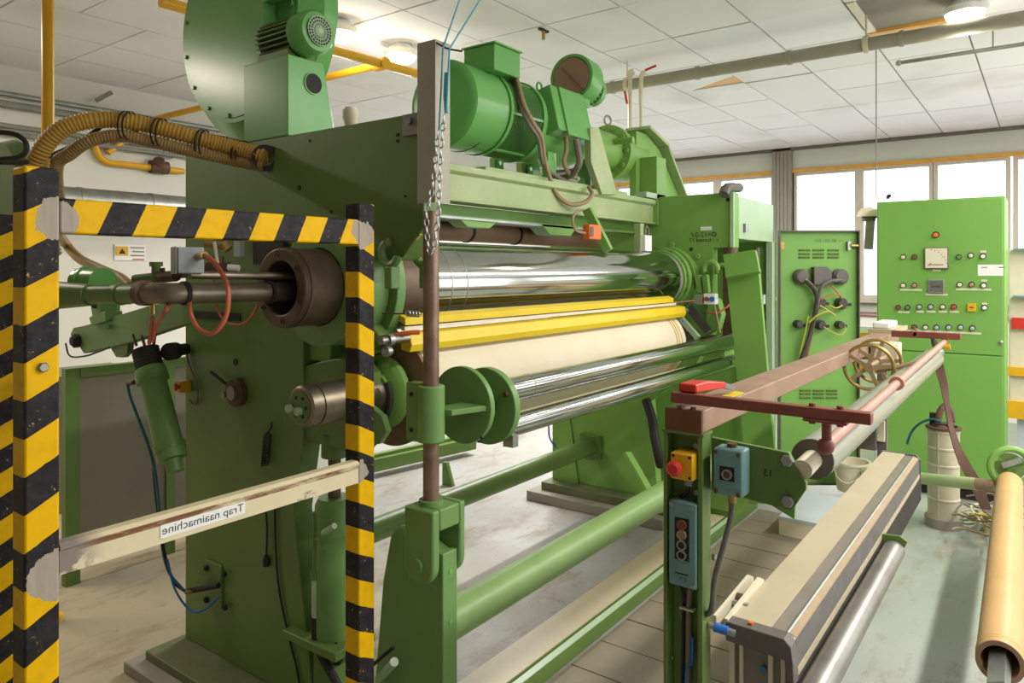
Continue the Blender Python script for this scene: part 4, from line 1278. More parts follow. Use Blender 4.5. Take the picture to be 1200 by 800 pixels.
gr = thing('upper_guard_bar', 'thin yellow guard bar directly under the polished roll', 'guard bar', (2.9, 1.72, 1.41))
G().prism('x', [(1.71, 1.415), (1.71, 1.44), (1.74, 1.452), (1.74, 1.428)], 1.72, 3.86).build('bar', 'yellow', gr, bevel=0.002)
G().box(1.72, 3.9, 1.712, 1.73, 1.398, 1.411).build('cream_strip', 'cream', gr)
gr2 = thing('lower_guard_bar', 'broad yellow guard bar above the cream felt roll', 'guard bar', (2.9, 1.70, 1.32))
G().prism('x', [(1.68, 1.352), (1.69, 1.388), (1.73, 1.394), (1.73, 1.335), (1.69, 1.328)], 1.72, 3.97).build('bar', 'yellow', gr2, bevel=0.002)
g = G().cyl((1.60, 1.70, 1.375), (1.74, 1.70, 1.375), 0.013, n=14)
g.build('rod', 'dull_steel', gr2)
G().ring((1.628, 1.70, 1.375), (1.648, 1.70, 1.375), 0.02, 0.012, 20).build('clamp_ring', 'galv', gr2)
G().lathe((1.635, 1.695, 1.34), (-1, 0, 0), [(0, 0.016), (0.02, 0.018), (0.024, 0.012)], 16).build('clamp_knob', 'galv', gr2)
G().cyl((3.97, 1.71, 1.36), (4.03, 1.71, 1.36), 0.02, n=12).build('end_screw', 'galv', gr2)
tr = thing('tie_wire', 'rusty turnbuckle wire between bearing flange and guard bar', 'turnbuckle', (1.7, 1.74, 1.42))
G().cyl((1.66, 1.755, 1.457), (1.72, 1.636, 1.456), 0.003, n=6).build('wire', 'rust', tr)
g = G()
for k in range(4):
    a_ = Vector((1.69, 1.668, 1.459)) + (Vector((1.71, 1.645, 1.456)) - Vector((1.69, 1.668, 1.459))) * (k / 3)
    g.torus(a_, (1, 0.4, 0), 0.008, 0.003, 10, 5)
g.build('shackle', 'galv', tr)
G().tube([(1.66, 1.767, 1.359), (1.68, 1.72, 1.385), (1.7, 1.67, 1.395), (1.72, 1.644, 1.397)], 0.008, 8, 4).build('orange_flat_hose', 'orange', label='orange hose behind the clamp knob at the near end of the rolls', cat='hose')

NY = 1.49
n1 = thing('upper_nip_roll', 'upper of the two slim chrome rolls held by the green discs', 'roller', (3.1, NY, 1.144))
G().cyl((1.895, NY, 1.186), (4.27, NY, 1.186), 0.043, n=40).build('tube', 'chrome', n1)
G().ring((2.10, NY, 1.186), (2.104, NY, 1.186), 0.0436, 0.04, 40).build('wear_band', 'dull_steel', n1)
n2 = thing('lower_nip_roll', 'lower of the two slim chrome rolls held by the green discs', 'roller', (3.1, NY, 1.024))
G().cyl((1.895, NY, 1.064), (4.27, NY, 1.064), 0.040, n=40).build('tube', 'chrome', n2)

# ================================================================ swivel stand with rod, sleeve and discs
ss = thing('swivel_stand', 'green pivot stand with rusty vertical rod, clamp sleeve and round discs', 'stand', (1.62, 1.6, 0))
RX, RY = 1.60, 1.483
Gp = [(1.6, 1.442, 0.732), (1.6, 1.609, 0.766), (1.6, 1.661, 0.741), (1.6, 1.699, 0.616), (1.6, 1.743, 0.278)]
pl = [(1.455, 0.0), (1.455, 0.755), (1.53, 0.785), (1.63, 0.80), (1.655, 0.77), (1.69, 0.62), (1.725, 0.30), (1.74, 0.0)]
G().prism('x', pl, 1.60, 1.66).build('plate', 'lit_green', ss, bevel=0.006)
G().box(1.54, 1.60, 1.50, 1.72, 0.0, 0.28).build('foot_block', 'lit_green', ss, bevel=0.006)
G().box(1.60, 1.665, 1.435, 1.457, 0.0, 0.76).build('side_strap', 'lit_green', ss, bevel=0.004)
bolts(ss, 'bolt', [(1.632, 1.435, 0.70), (1.632, 1.435, 0.55), (1.632, 1.435, 0.32)], (0, -1, 0), 0.008, 0.003, 'far_green')
g = G()
cz = 0.735
arc = [(RY + 0.058 * math.cos(math.pi + math.pi * k / 10), cz + 0.058 * math.sin(math.pi + math.pi * k / 10)) for k in range(11)]
cl = [(RY + 0.058, 0.90), (RY - 0.058, 0.90)] + arc
for a_, b_ in ((1.545, 1.575), (1.665, 1.69)):
    g.prism('x', cl, a_, b_)
g.box(1.576, 1.664, RY - 0.0575, RY + 0.0575, 0.835, 0.8995)
g.build('clevis', 'lit_green', ss, bevel=0.006)
G().cyl((1.535, RY, cz), (1.70, RY, cz), 0.02, n=20).build('pivot_pin', 'lit_green', ss)
G().cyl((RX, RY, 0.90), (RX, RY, 1.775), 0.024, n=28).build('rod', 'rod_rust', ss)
g = G().ring((RX, RY, 0.90), (RX, RY, 0.915), 0.036, 0.023, 24)
g.build('collar', 'lit_green', ss)
# sleeve
zs0, zs1 = 1.088, 1.255
G().cyl((RX, RY, zs0), (RX, RY, zs1), 0.041, n=28).build('sleeve', 'lit_green', ss, bevel=0.003)
g = G().box(RX - 0.02, RX + 0.02, RY + 0.03, RY + 0.085, zs0 - 0.005, zs1 + 0.004)
g.build('clamp_ear', 'lit_green', ss, bevel=0.003)
bolts(ss, 'bolt', [(RX - 0.022, RY + 0.06, zs0 + 0.03), (RX - 0.022, RY + 0.06, zs1 - 0.03)], (-1, 0, 0), 0.007, 0.004, 'dark')
# arm and discs
d1 = Vector((1.75, NY + 0.005, 1.172))
G().prism('z', [(RX + 0.03, RY - 0.03), (RX + 0.03, RY - 0.055), (1.75, NY - 0.10), (1.75, NY + 0.0), (RX + 0.03, RY + 0.02)], 1.165, 1.182).build('web', 'lit_green', ss, bevel=0.002)
G().cyl(d1, d1 + Vector((0.022, 0, 0)), 0.122, n=56).build('disc', 'lit_green', ss, bevel=0.003)
d2 = Vector((1.865, NY, 1.152))
G().cyl(d2, d2 + Vector((0.03, 0, 0)), 0.126, n=56).build('disc', 'lit_green', ss, bevel=0.003)
G().cyl(d1 + Vector((0.02, 0, 0)), d2, 0.05, n=24).build('spacer', 'dark', ss)
bolts(ss, 'bolt', [(1.865, NY - 0.09, 1.20), (1.865, NY + 0.02, 1.04), (1.865, NY + 0.03, 1.26)], (-1, 0, 0), 0.011, 0.01, 'rust')
bolts(ss, 'bolt', [(1.75, NY - 0.08, 1.08)], (-1, 0, 0), 0.005, 0.002, 'dark')
G().box(1.90, 1.93, NY - 0.09, NY - 0.05, 1.02, 1.06).build('tab', 'galv', ss)
# hydraulic stub at the stand foot
g = G().cyl((1.58, 1.686, 0.319), (1.52, 1.556, 0.44), 0.013, n=12)
g.build('grease_fitting', 'pale_green', ss)
G().tube([(1.56, 1.718, 0.344), (1.53, 1.629, 0.421), (1.53, 1.57, 0.475)], 0.006, 8, 4).build('small_lever', 'dark', ss)

# grey angle with chain and blue cord
an = thing('grey_angle_post', 'grey steel angle standing up from the frame corner above the rusty rod', 'post', (1.60, 1.48, 1.78))
g = G()
g.box(1.585, 1.592, 1.452, 1.525, 1.80, 2.28)
g.box(1.592, 1.65, 1.452, 1.459, 1.80, 2.28)
g.build('angle', 'pipe_grey', an)
G().tube([(1.59, 1.455, 2.272), (1.60, 1.42, 2.25), (1.61, 1.37, 2.235)], 0.003, 6, 4).build('wire_hook', 'dark', an)
ch = thing('steel_chain', 'galvanised chain looped beside the grey angle post', 'chain', (1.59, 1.42, 1.6))
def chain(pts, pitch=0.021):
    P_ = [Vector(p) for p in pts]
    seg = []
    for a_, b_ in zip(P_[:-1], P_[1:]):
        m = max(1, int((b_ - a_).length / 0.004))
        seg += [a_ + (b_ - a_) * (i / m) for i in range(m)]
    seg.append(P_[-1])
    acc, last, k = 0, seg[0], 0
    for p in seg[1:]:
        if (p - last).length >= pitch:
            d = (p - last).normalized()
            u = Vector((1, 0.6, 0)) if k % 2 else Vector((-0.6, 1, 0))
            u = (u - d * u.dot(d)).normalized()
            w = d.cross(u)
            c = (p + last) / 2
            ring = []
            for i in range(12):
                a = 2 * math.pi * i / 12
                e = d * math.cos(a) * 0.0115 + w * math.sin(a) * 0.0062
                ring.append(c + e)
            g = G()
            rr = []
            for i in range(12):
                t_ = (ring[(i + 1) % 12] - ring[i - 1]).normalized()
                n_ = t_.cross(u)
                rr.append([ring[i] + (n_ * math.cos(j * math.pi / 2) + u * math.sin(j * math.pi / 2)) * 0.0024 for j in range(4)])
            rr.append(rr[0])
            g.face_grid(rr, True, False, False)
            g.build('link', 'galv', ch)
            last = p
            k += 1
chain([(1.56, 1.416, 2.004), (1.56, 1.426, 1.924), (1.56, 1.436, 1.851), (1.55, 1.44, 1.8), (1.55, 1.454, 1.769), (1.55, 1.454, 1.714), (1.55, 1.447, 1.664), (1.55, 1.437, 1.644), (1.555, 1.428, 1.664), (1.56, 1.426, 1.714), (1.56, 1.416, 1.768), (1.57, 1.422, 1.863), (1.57, 1.415, 1.961), (1.57, 1.402, 2.054)])
cr = thing('hoisting_line', 'doubled light blue line running from the ceiling to the chain by the grey angle', 'cord', (1.58, 1.42, 2.0))
G().tube([(1.565, 1.421, 1.986), (1.57, 1.415, 2.135), (1.57, 1.409, 2.24), (2.981, 2.474, 3.22)], 0.0028, 6, 1).build('strand', 'cyan_rope', cr)
G().tube([(1.57, 1.396, 2.053), (1.57, 1.389, 2.155), (1.57, 1.383, 2.235), (3.076, 2.346, 3.22)], 0.0028, 6, 1).build('strand', 'cyan_rope', cr)
G().tube([(1.572, 1.397, 2.169), (1.572, 1.401, 2.108), (1.572, 1.397, 2.053)], 0.006, 6, 4).build('knot', 'cyan_rope', cr)

# ================================================================ tie tubes on the floor level
t1 = thing('lower_tie_tube', 'thick light green tie tube near the floor from the pivot stand to the far frame', 'tube', (3.0, 1.53, 0.42))
G().cyl((1.66, 1.53, 0.486), (4.32, 1.53, 0.486), 0.061, n=36).build('tube', 'tube_green', t1)
t2 = thing('rear_tie_tube', 'dark green tie tube behind joining near and far frames', 'tube', (3.0, 2.52, 0.33))
G().cyl((1.70, 2.52, 0.39), (4.33, 2.52, 0.39), 0.055, n=32).build('tube', 'green', t2)
G().box(4.30, 4.33, 2.44, 2.60, 0.31, 0.47).build('end_flange', 'green', t2, bevel=0.003)
ib = thing('floor_channel', 'green steel floor channel with pale top along the brown planks', 'channel', (3.3, 1.66, 0))
g = G().prism('x', [(1.57, 0.0), (1.57, 0.064), (1.60, 0.064), (1.60, 0.054), (1.615, 0.054), (1.615, 0.064), (1.76, 0.064), (1.76, 0.0)], 1.75, 4.9)
g.build('channel', 'green', ib, bevel=0.002)
G().box(1.75, 4.9, 1.618, 1.765, 0.0642, 0.067).build('top_sheet', 'box_cream', ib)
G().box(1.75, 4.9, 1.571, 1.600, 0.0642, 0.0665).build('top_lip', 'pale_green', ib)
rb = thing('rear_channel', 'short dark green channel lying behind the pivot stand', 'channel', (2.2, 2.4, 0.0))
G().bar((3.816, 4.204, 0.1), (4.869, 4.031, 0.1), 0.12, 0.10).build('beam', 'green', rb, bevel=0.004)
G().bar(Vector((3.816, 4.204, 0.1)) + Vector((0, 0, 0.06)), Vector((4.81, 4.059, 0.1)) + Vector((0, 0, 0.06)), 0.05, 0.03).build('top_rib', 'green', rb)
sq = (4.034, 3.586, 0)
G().prism('x', [(sq[1] + 0.04, 0.0), (sq[1] + 0.04, 0.17), (sq[1] - 0.0, 0.17), (sq[1] - 0.06, 0.0)], sq[0], sq[0] + 0.03).build('stop_plate', 'green', label='small pale green stop plate on the floor behind the rusty rod', cat='plate')
g = G().box(2.5, 2.85, 4.3, 4.5, 0.0, 0.28)
g.build('red_box', 'red', label='small red box on the floor far behind the rolls', cat='box')
G().box(3.2, 3.6, 4.4, 4.8, 0.0, 0.75).build('white_crate', 'white', label='white crate standing far behind the machine', cat='crate')

# ================================================================ far side frame with electrical enclosure
ff = thing('far_side_frame', 'bright green steel side frame at the far end of the rolls', 'machine frame', (4.4, 2.2, 0))
FF = [(2.81, 0.12), (2.87, 2.07), (1.525, 2.07), (1.525, 1.735), (1.66, 1.735), (1.66, 1.22), (1.80, 0.95), (2.08, 0.75), (2.03, 0.12)]
G().prism('x', FF, 4.33, 4.41).build('plate', 'far_green', ff, bevel=0.004)
G().box(4.31, 4.33, 1.525, 1.545, 1.735, 2.07).build('edge_strip', 'pale_green', ff)
G().box(4.20, 4.75, 1.93, 2.85, 0.065, 0.12).build('base_plate', 'base_dirt', ff, bevel=0.004)
G().box(4.12, 4.80, 1.90, 2.92, 0.0, 0.065).build('plinth', 'col_grey', ff, bevel=0.005)
G().prism('x', [(2.83, 0.12), (2.83, 0.95), (2.75, 0.95), (2.62, 0.12)], 4.315, 4.33).build('rib_plate', 'far_green', ff)
for (xa, xb, r) in ((4.175, 4.20, 0.178), (4.20, 4.235, 0.195), (4.235, 4.26, 0.185), (4.26, 4.33, 0.205)):
    G().ring((xa, CY, CZR), (xb, CY, CZR), r, 0.09, 48).build('bearing_ring', 'far_green', ff, bevel=0.003)
bolts(ff, 'bolt', [(4.196, CY + 0.186 * math.cos(k * 0.5), CZR + 0.186 * math.sin(k * 0.5)) for k in range(12)], (-1, 0, 0), 0.007, 0.006, 'green')
c0 = Vector((4.28, 1.654, 1.605))
G().torus(c0, (1, 0, 0), 0.042, 0.016, 18, 8, 2.6, 6.4).build('hook', 'far_green', ff)
G().torus(c0 + Vector((0.03, -0.06, -0.01)), (1, 0, 0), 0.035, 0.014, 18, 8, 2.6, 6.0).build('hook', 'far_green', ff)
G().prism('x', [(1.66, 1.45), (1.60, 1.42), (1.575, 1.33), (1.60, 1.24), (1.68, 1.20)], 4.25, 4.33).build('side_lug', 'far_green', ff, bevel=0.006)
for k, (a_, b_) in enumerate((((4.26, 1.727, 1.569), (4.26, 1.711, 1.459)), ((4.26, 1.679, 1.569), (4.26, 1.668, 1.46)))):
    G().bar(a_, b_, 0.03, 0.04, (1, 0, 0)).build('rib', 'far_green', ff)
for u_ in ((4.329, 2.044, 1.733), (4.329, 1.8, 1.729), (4.329, 1.539, 1.812), (4.329, 1.566, 2.026), (4.329, 1.539, 2.024)):
    G().cyl(Vector(u_) - Vector((0.002, 0, 0)), Vector(u_), 0.012, n=14).build('drilled_hole', 'dark', ff)
bolts(ff, 'bolt', [(4.33, 1.927, 1.758), (4.33, 1.756, 1.685)], (-1, 0, 0), 0.018, 0.016, 'far_green')
q0, q1 = (4.328, 1.738, 1.844), (4.328, 1.667, 1.868)
G().box(4.326, 4.33, q1[1], q0[1], q0[2], q1[2]).build('name_strip', 'white', ff)
# felt-tip handwriting, mirrored like every inscription in the place
text_mesh('handwriting', 'Ø=12-0-f', 'dark', (4.327, 1.634, 1.804), (0, 1, 0), (0, 0, 1), 0.043, ff)
text_mesh('handwriting', 'r - turned 17', 'dark', (4.327, 1.623, 1.773), (0, 1, 0), (0, 0, 1), 0.036, ff)
G().cyl((4.36, 1.56, 1.62), (4.36, 1.56, 1.735), 0.045, n=20).build('rusty_screw', 'drum', ff)
G().bar((4.36, 1.57, 1.05), (4.36, 1.57, 1.62), 0.06, 0.05, (1, 0, 0)).build('rusty_column', 'rust', ff)
# felt roll end adjuster
g = G()
for k in range(6):
    g.torus(Vector((4.12 + 0.03 * k, 1.63, 1.17)), (1, 0, 0), 0.03, 0.006, 14, 6)
g.build('adjuster_spring', 'dark', ff)
G().cyl((4.06, 1.63, 1.17), (4.33, 1.63, 1.17), 0.014, n=10).build('adjuster_rod', 'galv', ff)
G().bar((4.05, 1.748, 1.312), (4.05, 1.642, 1.202), 0.03, 0.03, (1, 0, 0)).build('link_bar', 'pale_green', ff)
g = G().bar((4.05, 1.70, 1.38), (4.1, 1.60, 1.24), 0.03, 0.05)
g.build('adjuster_arm', 'dark', ff)
G().box(4.10, 4.3, 1.50, 1.72, 1.09, 1.135).build('nip_shelf', 'far_green', ff, bevel=0.004)
# micro switch on the end
ms = thing('micro_switch', 'small grey and white micro switch at the far end of the guard bars', 'switch', (4.1, 1.59, 1.4))
p0 = Vector((4.1, 1.652, 1.424))
G().obox(p0, (0.05, 0.055, 0.06), (1, 0, 0)).build('body', 'grey_steel', ms, bevel=0.003)
p1 = Vector((4.1, 1.584, 1.43))
G().obox(p1, (0.05, 0.07, 0.062), (1, 0, 0)).build('face', 'white', ms, bevel=0.003)
G().cyl(p1 + Vector((-0.025, 0.015, 0)), p1 + Vector((-0.04, 0.015, 0)), 0.013, n=14).build('roller_wheel', 'redbrown', ms)
G().cyl(p1 + Vector((-0.025, -0.018, 0)), p1 + Vector((-0.035, -0.018, 0)), 0.015, n=14).build('blue_cap', 'blue', ms)
G().cyl((4.05, 1.791, 1.402), (4.08, 1.67, 1.419), 0.006, n=8).build('feeler', 'pink', ms)
G().tube([p1 + Vector((0, -0.02, -0.03)), (4.1, 1.543, 1.307), (4.1, 1.528, 1.234)], 0.005, 8, 4).build('lead', 'cable_tan', ms)
G().tube([(4.15, 1.635, 1.357), (4.12, 1.566, 1.345), (4.15, 1.516, 1.376), (4.25, 1.501, 1.417)], 0.006, 8, 5).build('brown_lead', 'orange_hose', label='brown rubber lead under the micro switch', cat='cable')

# enclosure behind the far frame
en = thing('switch_enclosure', 'open green electrical enclosure attached behind the far frame', 'enclosure', (4.75, 1.9, 0))
G().box(4.42, 5.12, 1.53, 2.5, 1.79, 2.05).build('top_hood', 'pale_green', en, bevel=0.004)
G().box(4.42, 5.12, 2.40, 2.50, 0.1, 1.79).build('back_panel', 'far_green', en)
G().box(5.08, 5.12, 1.56, 2.40, 0.1, 1.79).build('end_panel', 'far_green', en)
G().box(5.05, 5.12, 1.515, 1.56, 0.1, 1.79).build('door_jamb', 'pale_green', en, bevel=0.003)
G().box(4.42, 5.12, 1.56, 2.40, 0.06, 0.1).build('floor_sheet', 'green', en)
G().cyl((4.98, 1.60, 0.2), (4.98, 1.60, 1.75), 0.02, n=12).build('conduit', 'charcoal', en)
G().cyl((4.93, 1.66, 0.2), (4.93, 1.66, 1.7), 0.016, n=12).build('conduit', 'rust', en)
G().cyl((4.849, 1.54, 1.606), (4.849, 1.54, 1.43), 0.012, n=10).build('latch_rod', 'rust', en)
G().cyl((4.903, 1.54, 1.434), (4.903, 1.54, 1.371), 0.025, n=10).build('latch', 'galv', en)
G().cyl((4.518, 1.525, 1.888), (4.518, 1.525, 1.835), 0.02, n=10).build('hasp', 'galv', en)
G().tube([(4.242, 1.56, 2.049), (4.299, 1.56, 2.095), (4.51, 1.56, 2.114)], 0.03, 10, 4).build('cable_elbow', 'charcoal', label='grey elbow fitting lying on top of the far frame corner', cat='fitting')

# leaning cover plate
lc = thing('leaning_cover', 'bright green bent cover plate leaning in front of the far frame corner', 'cover', (4.2, 1.4, 0.2))
def slab(q, t):
    q = [Vector(p) for p in q]
    n = (q[1] - q[0]).cross(q[3] - q[0]).normalized() * t
    return G().face_grid([[p for p in q], [p + n for p in q]])
q = [(4.12, 1.49, 1.551), (4.12, 1.313, 1.59), (4.06, 1.22, 0.83), (4.02, 1.207, 0.326), (4.02, 1.343, 0.301), (4.08, 1.431, 1.094)]
qq = [Vector(p) for p in ((4.14, 1.507, 1.57), (4.14, 1.32, 1.61), (4.02, 1.171, 0.333), (4.02, 1.333, 0.302))]
slab(qq, 0.03).build('panel', 'cab_green', lc, bevel=0.003)
slab([(4.12, 1.52, 1.689), (4.12, 1.332, 1.716), (4.06, 1.289, 1.591), (4.06, 1.483, 1.556)], 0.03).build('top_flap', 'cab_green', lc, bevel=0.003)
G().tube([(4.28, 2.087, 0.763), (4.25, 2.031, 0.653), (4.22, 1.993, 0.528), (4.22, 1.969, 0.424), (4.25, 1.972, 0.363)], 0.03, 10, 6).build('black_duct', 'dark', label='black hose curving down beside the far frame foot', cat='hose')
G().tube([(4.32, 2.866, 0.485), (4.3, 2.846, 0.413), (4.31, 2.809, 0.355), (4.33, 2.786, 0.343)], 0.006, 8, 5).build('dark_blue_hose', 'blue', label='thin dark blue hose at the left edge of the far frame', cat='hose')
G().bar((4.1, 2.128, 0.451), (4, 1.85, 0.158), 0.02, 0.06, (1, 0, 0)).build('brace_bar', 'far_green', label='light green brace against the far frame foot', cat='brace')
# ================================================================ open door with connectors
dx = Vector((0.594, -0.804, 0.0))          # along the door, away from its hinge
dn = Vector((-0.804, -0.594, 0.0))         # out of the face
D0 = Vector((5.12, 1.50, 0.0))
DW, DZ0, DZ1 = 0.555, 0.12, 1.872
def onD(a, z, out=0.0):
    return D0 + dx * a + dn * out + Vector((0, 0, z))
def du(u, v):
    """metres along the door and height for a point of the door face"""
    return ((u - 905) / 97.0 * DW, 1.6 + (316 - v) / 850.0 * 5.03)
dr = thing('enclosure_door', 'open green enclosure door with black connectors and louvres', 'door', tuple(D0))
G().obox(onD(DW / 2, (DZ0 + DZ1) / 2, -0.012), (DW, 0.02, DZ1 - DZ0), dx).build('panel', 'cab_green', dr)
g = G()
for a in (0.006, DW - 0.006):
    g.obox(onD(a, (DZ0 + DZ1) / 2, 0.012), (0.007, 0.045, DZ1 - DZ0), dx)
for z in (DZ0 + 0.006, DZ1 - 0.006):
    g.obox(onD(DW / 2, z, 0.012), (DW, 0.045, 0.007), dx)
g.build('edge_frame', 'charcoal', dr)
for (v0, us) in ((293, (937, 954, 972)), (297.5, (937, 954, 972)), (301.5, (937, 954, 972)), (456.5, (938, 954, 970)), (460.5, (938, 954, 970)), (465, (938, 954, 970))):
    for u in us:
        a, z = du(u, v0)
        G().obox(onD(a, z, 0.0), (0.075, 0.012, 0.010), dx, Vector((0, 0, 1)) + dn * 0.6).build('louvre', 'green', dr)
def drum_conn(u, v, r, name='connector'):
    a, z = du(u, v)
    g = G().lathe(onD(a, z, 0.0), dn, [(0, r), (0.03, r), (0.035, r * 0.9), (0.05, r * 0.7)], 20)
    g.obox(onD(a, z, 0.045), (r * 1.5, 0.012, r * 0.35), dx)
    g.build(name, 'charcoal', dr, bevel=0.002)
drum_conn(932, 324, 0.054); drum_conn(979, 324, 0.056)
a, z = du(956, 323)
g = G()
h = 0.062
pts = [(-h, -h), (h * 0.6, -h), (h, -h * 0.6), (h, h * 0.5), (h * 0.5, h), (-h, h)]
g.face_grid([[onD(a + p[0], z + p[1], 0.0) for p in pts], [onD(a + p[0], z + p[1], 0.05) for p in pts]])
g.build('square_connector', 'charcoal', dr, bevel=0.004)
for (uu, vv, r) in ((956, 354, 0.03), (980, 355, 0.04), (928, 379, 0.028), (955, 380, 0.034), (978, 380, 0.028)):
    a, z = du(uu, vv)
    g = G().lathe(onD(a, z, 0.0), dn, [(0, r), (0.03, r), (0.03, r * 0.8), (0.055, r * 0.75)], 14)
    g.build('plug', 'knob', dr)
    G().obox(onD(a + r * 0.9, z - 0.008, 0.03), (r * 1.3, 0.018, 0.02), dx).build('plug_lever', 'black', dr)
def dline(pts, r, mat, nm='wire'):
    G().tube([onD(du(u, v)[0], du(u, v)[1], o) for (u, v, o) in pts], r, 8, 6).build(nm, mat, dr)
dline([(935, 328, .05), (945, 338, .05), (949, 350, .05), (946, 368, .05), (942, 385, .05), (935, 405, .06), (925, 430, .06)], 0.017, 'knob', 'cable_loom')
dline([(978, 328, .05), (965, 329, .06), (954, 335, .06), (950, 350, .055), (947, 370, .05)], 0.013, 'charcoal', 'cable_loom')
dline([(945, 372, .05), (941, 392, .05), (936, 410, .06), (930, 430, .06)], 0.014, 'redbrown', 'cable_loom')
dline([(935, 327, .055), (943, 335, .055), (948, 342, .05)], 0.008, 'cream')
dline([(938, 369, .05), (935, 385, .05), (930, 405, .05), (926, 425, .05)], 0.006, 'wire_yellow')
dline([(938, 377, .06), (948, 368, .07), (960, 364, .07), (969, 368, .06)], 0.006, 'wire_yellow')
dline([(951, 357, .06), (960, 363, .07), (970, 369, .06)], 0.006, 'wire_yellow')
dline([(966, 334, .04), (972, 341, .05), (978, 349, .05)], 0.005, 'orange_hose')
dline([(952, 351, .05), (962, 346, .06), (974, 345, .06), (979, 350, .05)], 0.004, 'orange_hose')
dline([(956, 382, .06), (966, 388, .06), (976, 391, .06), (983, 385, .05), (980, 378, .05)], 0.004, 'wire_yellow')
dline([(962, 357, .06), (970, 360, .07), (978, 357, .06)], 0.006, 'wire_yellow')
a, z = du(995, 288)
G().cyl(onD(a - 0.02, z, 0.02), onD(a + 0.04, z, 0.02), 0.012, n=12).build('lock', 'brass', dr)
G().obox(onD(a - 0.03, z, 0.01), (0.02, 0.02, 0.06), dx).build('lock_plate', 'galv', dr)
a, z = du(910, 288)
G().obox(onD(0.02, z, 0.02), (0.03, 0.02, 0.05), dx).build('hinge', 'brass', dr)
text_mesh('faint_stencil', '== 80 001 EH', 'green', onD(du(985, 285)[0], du(985, 284)[1], 0.0), -dx, (0, 0, 1), 0.035, dr)

# ================================================================ control cabinet
CXF = 5.9
cc = thing('control_cabinet', 'tall bright green control cabinet full of buttons and meters', 'cabinet', (6.1, 0.62, 0))
CY0, CY1 = 0.232, 1.015
G().box(CXF, CXF + 0.45, CY0, CY1, 0.10, 2.098).build('body', 'cab_green', cc, bevel=0.005)
G().box(CXF + 0.05, CXF + 0.42, CY0 + 0.03, CY1 - 0.03, 0.0, 0.10).build('plinth', 'dark', cc)
zs = (5.9, 0.833, 1.017)[2]
G().box(CXF - 0.012, CXF, CY0 + 0.012, CY1 - 0.012, zs + 0.004, 2.085).build('upper_panel', 'cab_green', cc, bevel=0.003)
G().box(CXF - 0.012, CXF, CY0 + 0.012, CY1 - 0.012, 0.115, zs - 0.004).build('lower_panel', 'cab_green', cc, bevel=0.003)
XF = CXF - 0.012
def button(p, col, r=0.013, white_tag=False):
    p = Vector(p)
    p.x = XF
    bz_ = G().lathe(p, (-1, 0, 0), [(0, r * 1.45), (0.006, r * 1.45), (0.008, r * 1.2)], 16).build('button_bezel', 'black', cc)
    G().lathe(p + Vector((-0.007, 0, -0.003)), (-1, 0, 0), [(0, r), (0.013, r), (0.016, r * 0.75)], 14).build('button', col, bz_)
def strip(p, q, mat='cream', name='label_strip'):
    z0, z1 = (min(p[2], q[2]), max(p[2], q[2])) if name == 'white_sticker' else (q[2] - 0.017, q[2] - 0.003)
    G().box(XF - 0.002, XF, min(p[1], q[1]), max(p[1], q[1]), z0, z1).build(name, mat, cc)
button((5.9, 0.635, 1.847), 'orange', 0.016)
for p, c_ in (((5.9, 0.839, 1.693), 'cream'), ((5.9, 0.768, 1.692), 'redbrown'), ((5.9, 0.496, 1.689), 'green'), ((5.9, 0.426, 1.7), 'cream'), ((5.9, 0.356, 1.693), 'white'),
              ((5.9, 0.839, 1.489), 'cream'), ((5.9, 0.768, 1.49), 'pink'), ((5.9, 0.491, 1.499), 'cream'), ((5.9, 0.421, 1.5), 'pink'), ((5.9, 0.352, 1.495), 'white'),
              ((5.9, 0.872, 1.328), 'redbrown'), ((5.9, 0.811, 1.329), 'green'), ((5.9, 0.736, 1.338), 'grey_plastic'), ((5.9, 0.666, 1.34), 'grey_plastic'), ((5.9, 0.593, 1.342), 'cream'), ((5.9, 0.526, 1.344), 'red'), ((5.9, 0.347, 1.344), 'white'),
              ((5.9, 0.91, 1.177), 'white'), ((5.9, 0.839, 1.187), 'cream'), ((5.9, 0.768, 1.19), 'redbrown'), ((5.9, 0.698, 1.193), 'cream'), ((5.9, 0.63, 1.196), 'grey_plastic'), ((5.9, 0.557, 1.2), 'grey_plastic'), ((5.9, 0.486, 1.203), 'grey_plastic'), ((5.9, 0.416, 1.201), 'grey_plastic')):
    button(p, c_)
for p, q in (((5.9, 0.371, 1.717), (5.9, 0.337, 1.734)), ((5.9, 0.366, 1.512), (5.9, 0.332, 1.536)), ((5.9, 0.361, 1.361), (5.9, 0.332, 1.379)), ((5.9, 0.933, 1.195), (5.9, 0.883, 1.213)),
             ((5.9, 0.656, 1.591), (5.9, 0.604, 1.606)), ((5.9, 0.861, 1.445), (5.9, 0.72, 1.466)), ((5.9, 0.698, 1.415), (5.9, 0.562, 1.436)), ((5.9, 0.516, 1.454), (5.9, 0.308, 1.475)),
             ((5.9, 0.872, 1.287), (5.9, 0.8, 1.305)), ((5.9, 0.757, 1.291), (5.9, 0.709, 1.311)), ((5.9, 0.693, 1.294), (5.9, 0.635, 1.314)), ((5.9, 0.619, 1.296), (5.9, 0.567, 1.316)), ((5.9, 0.552, 1.299), (5.9, 0.496, 1.318)), ((5.9, 0.927, 1.13), (5.9, 0.366, 1.174))):
    strip(p, q)
p, q = (5.9, 0.386, 1.559), (5.9, 0.241, 1.635)
strip(p, q, 'white', 'white_sticker')
for k in range(2):
    a_ = p[1] - 0.02 - 0.10 * k
    G().box(XF - 0.003, XF - 0.002, a_ - 0.035, a_, q[2] - 0.022, q[2] - 0.016).build('sticker_line', 'cable_grey', cc)
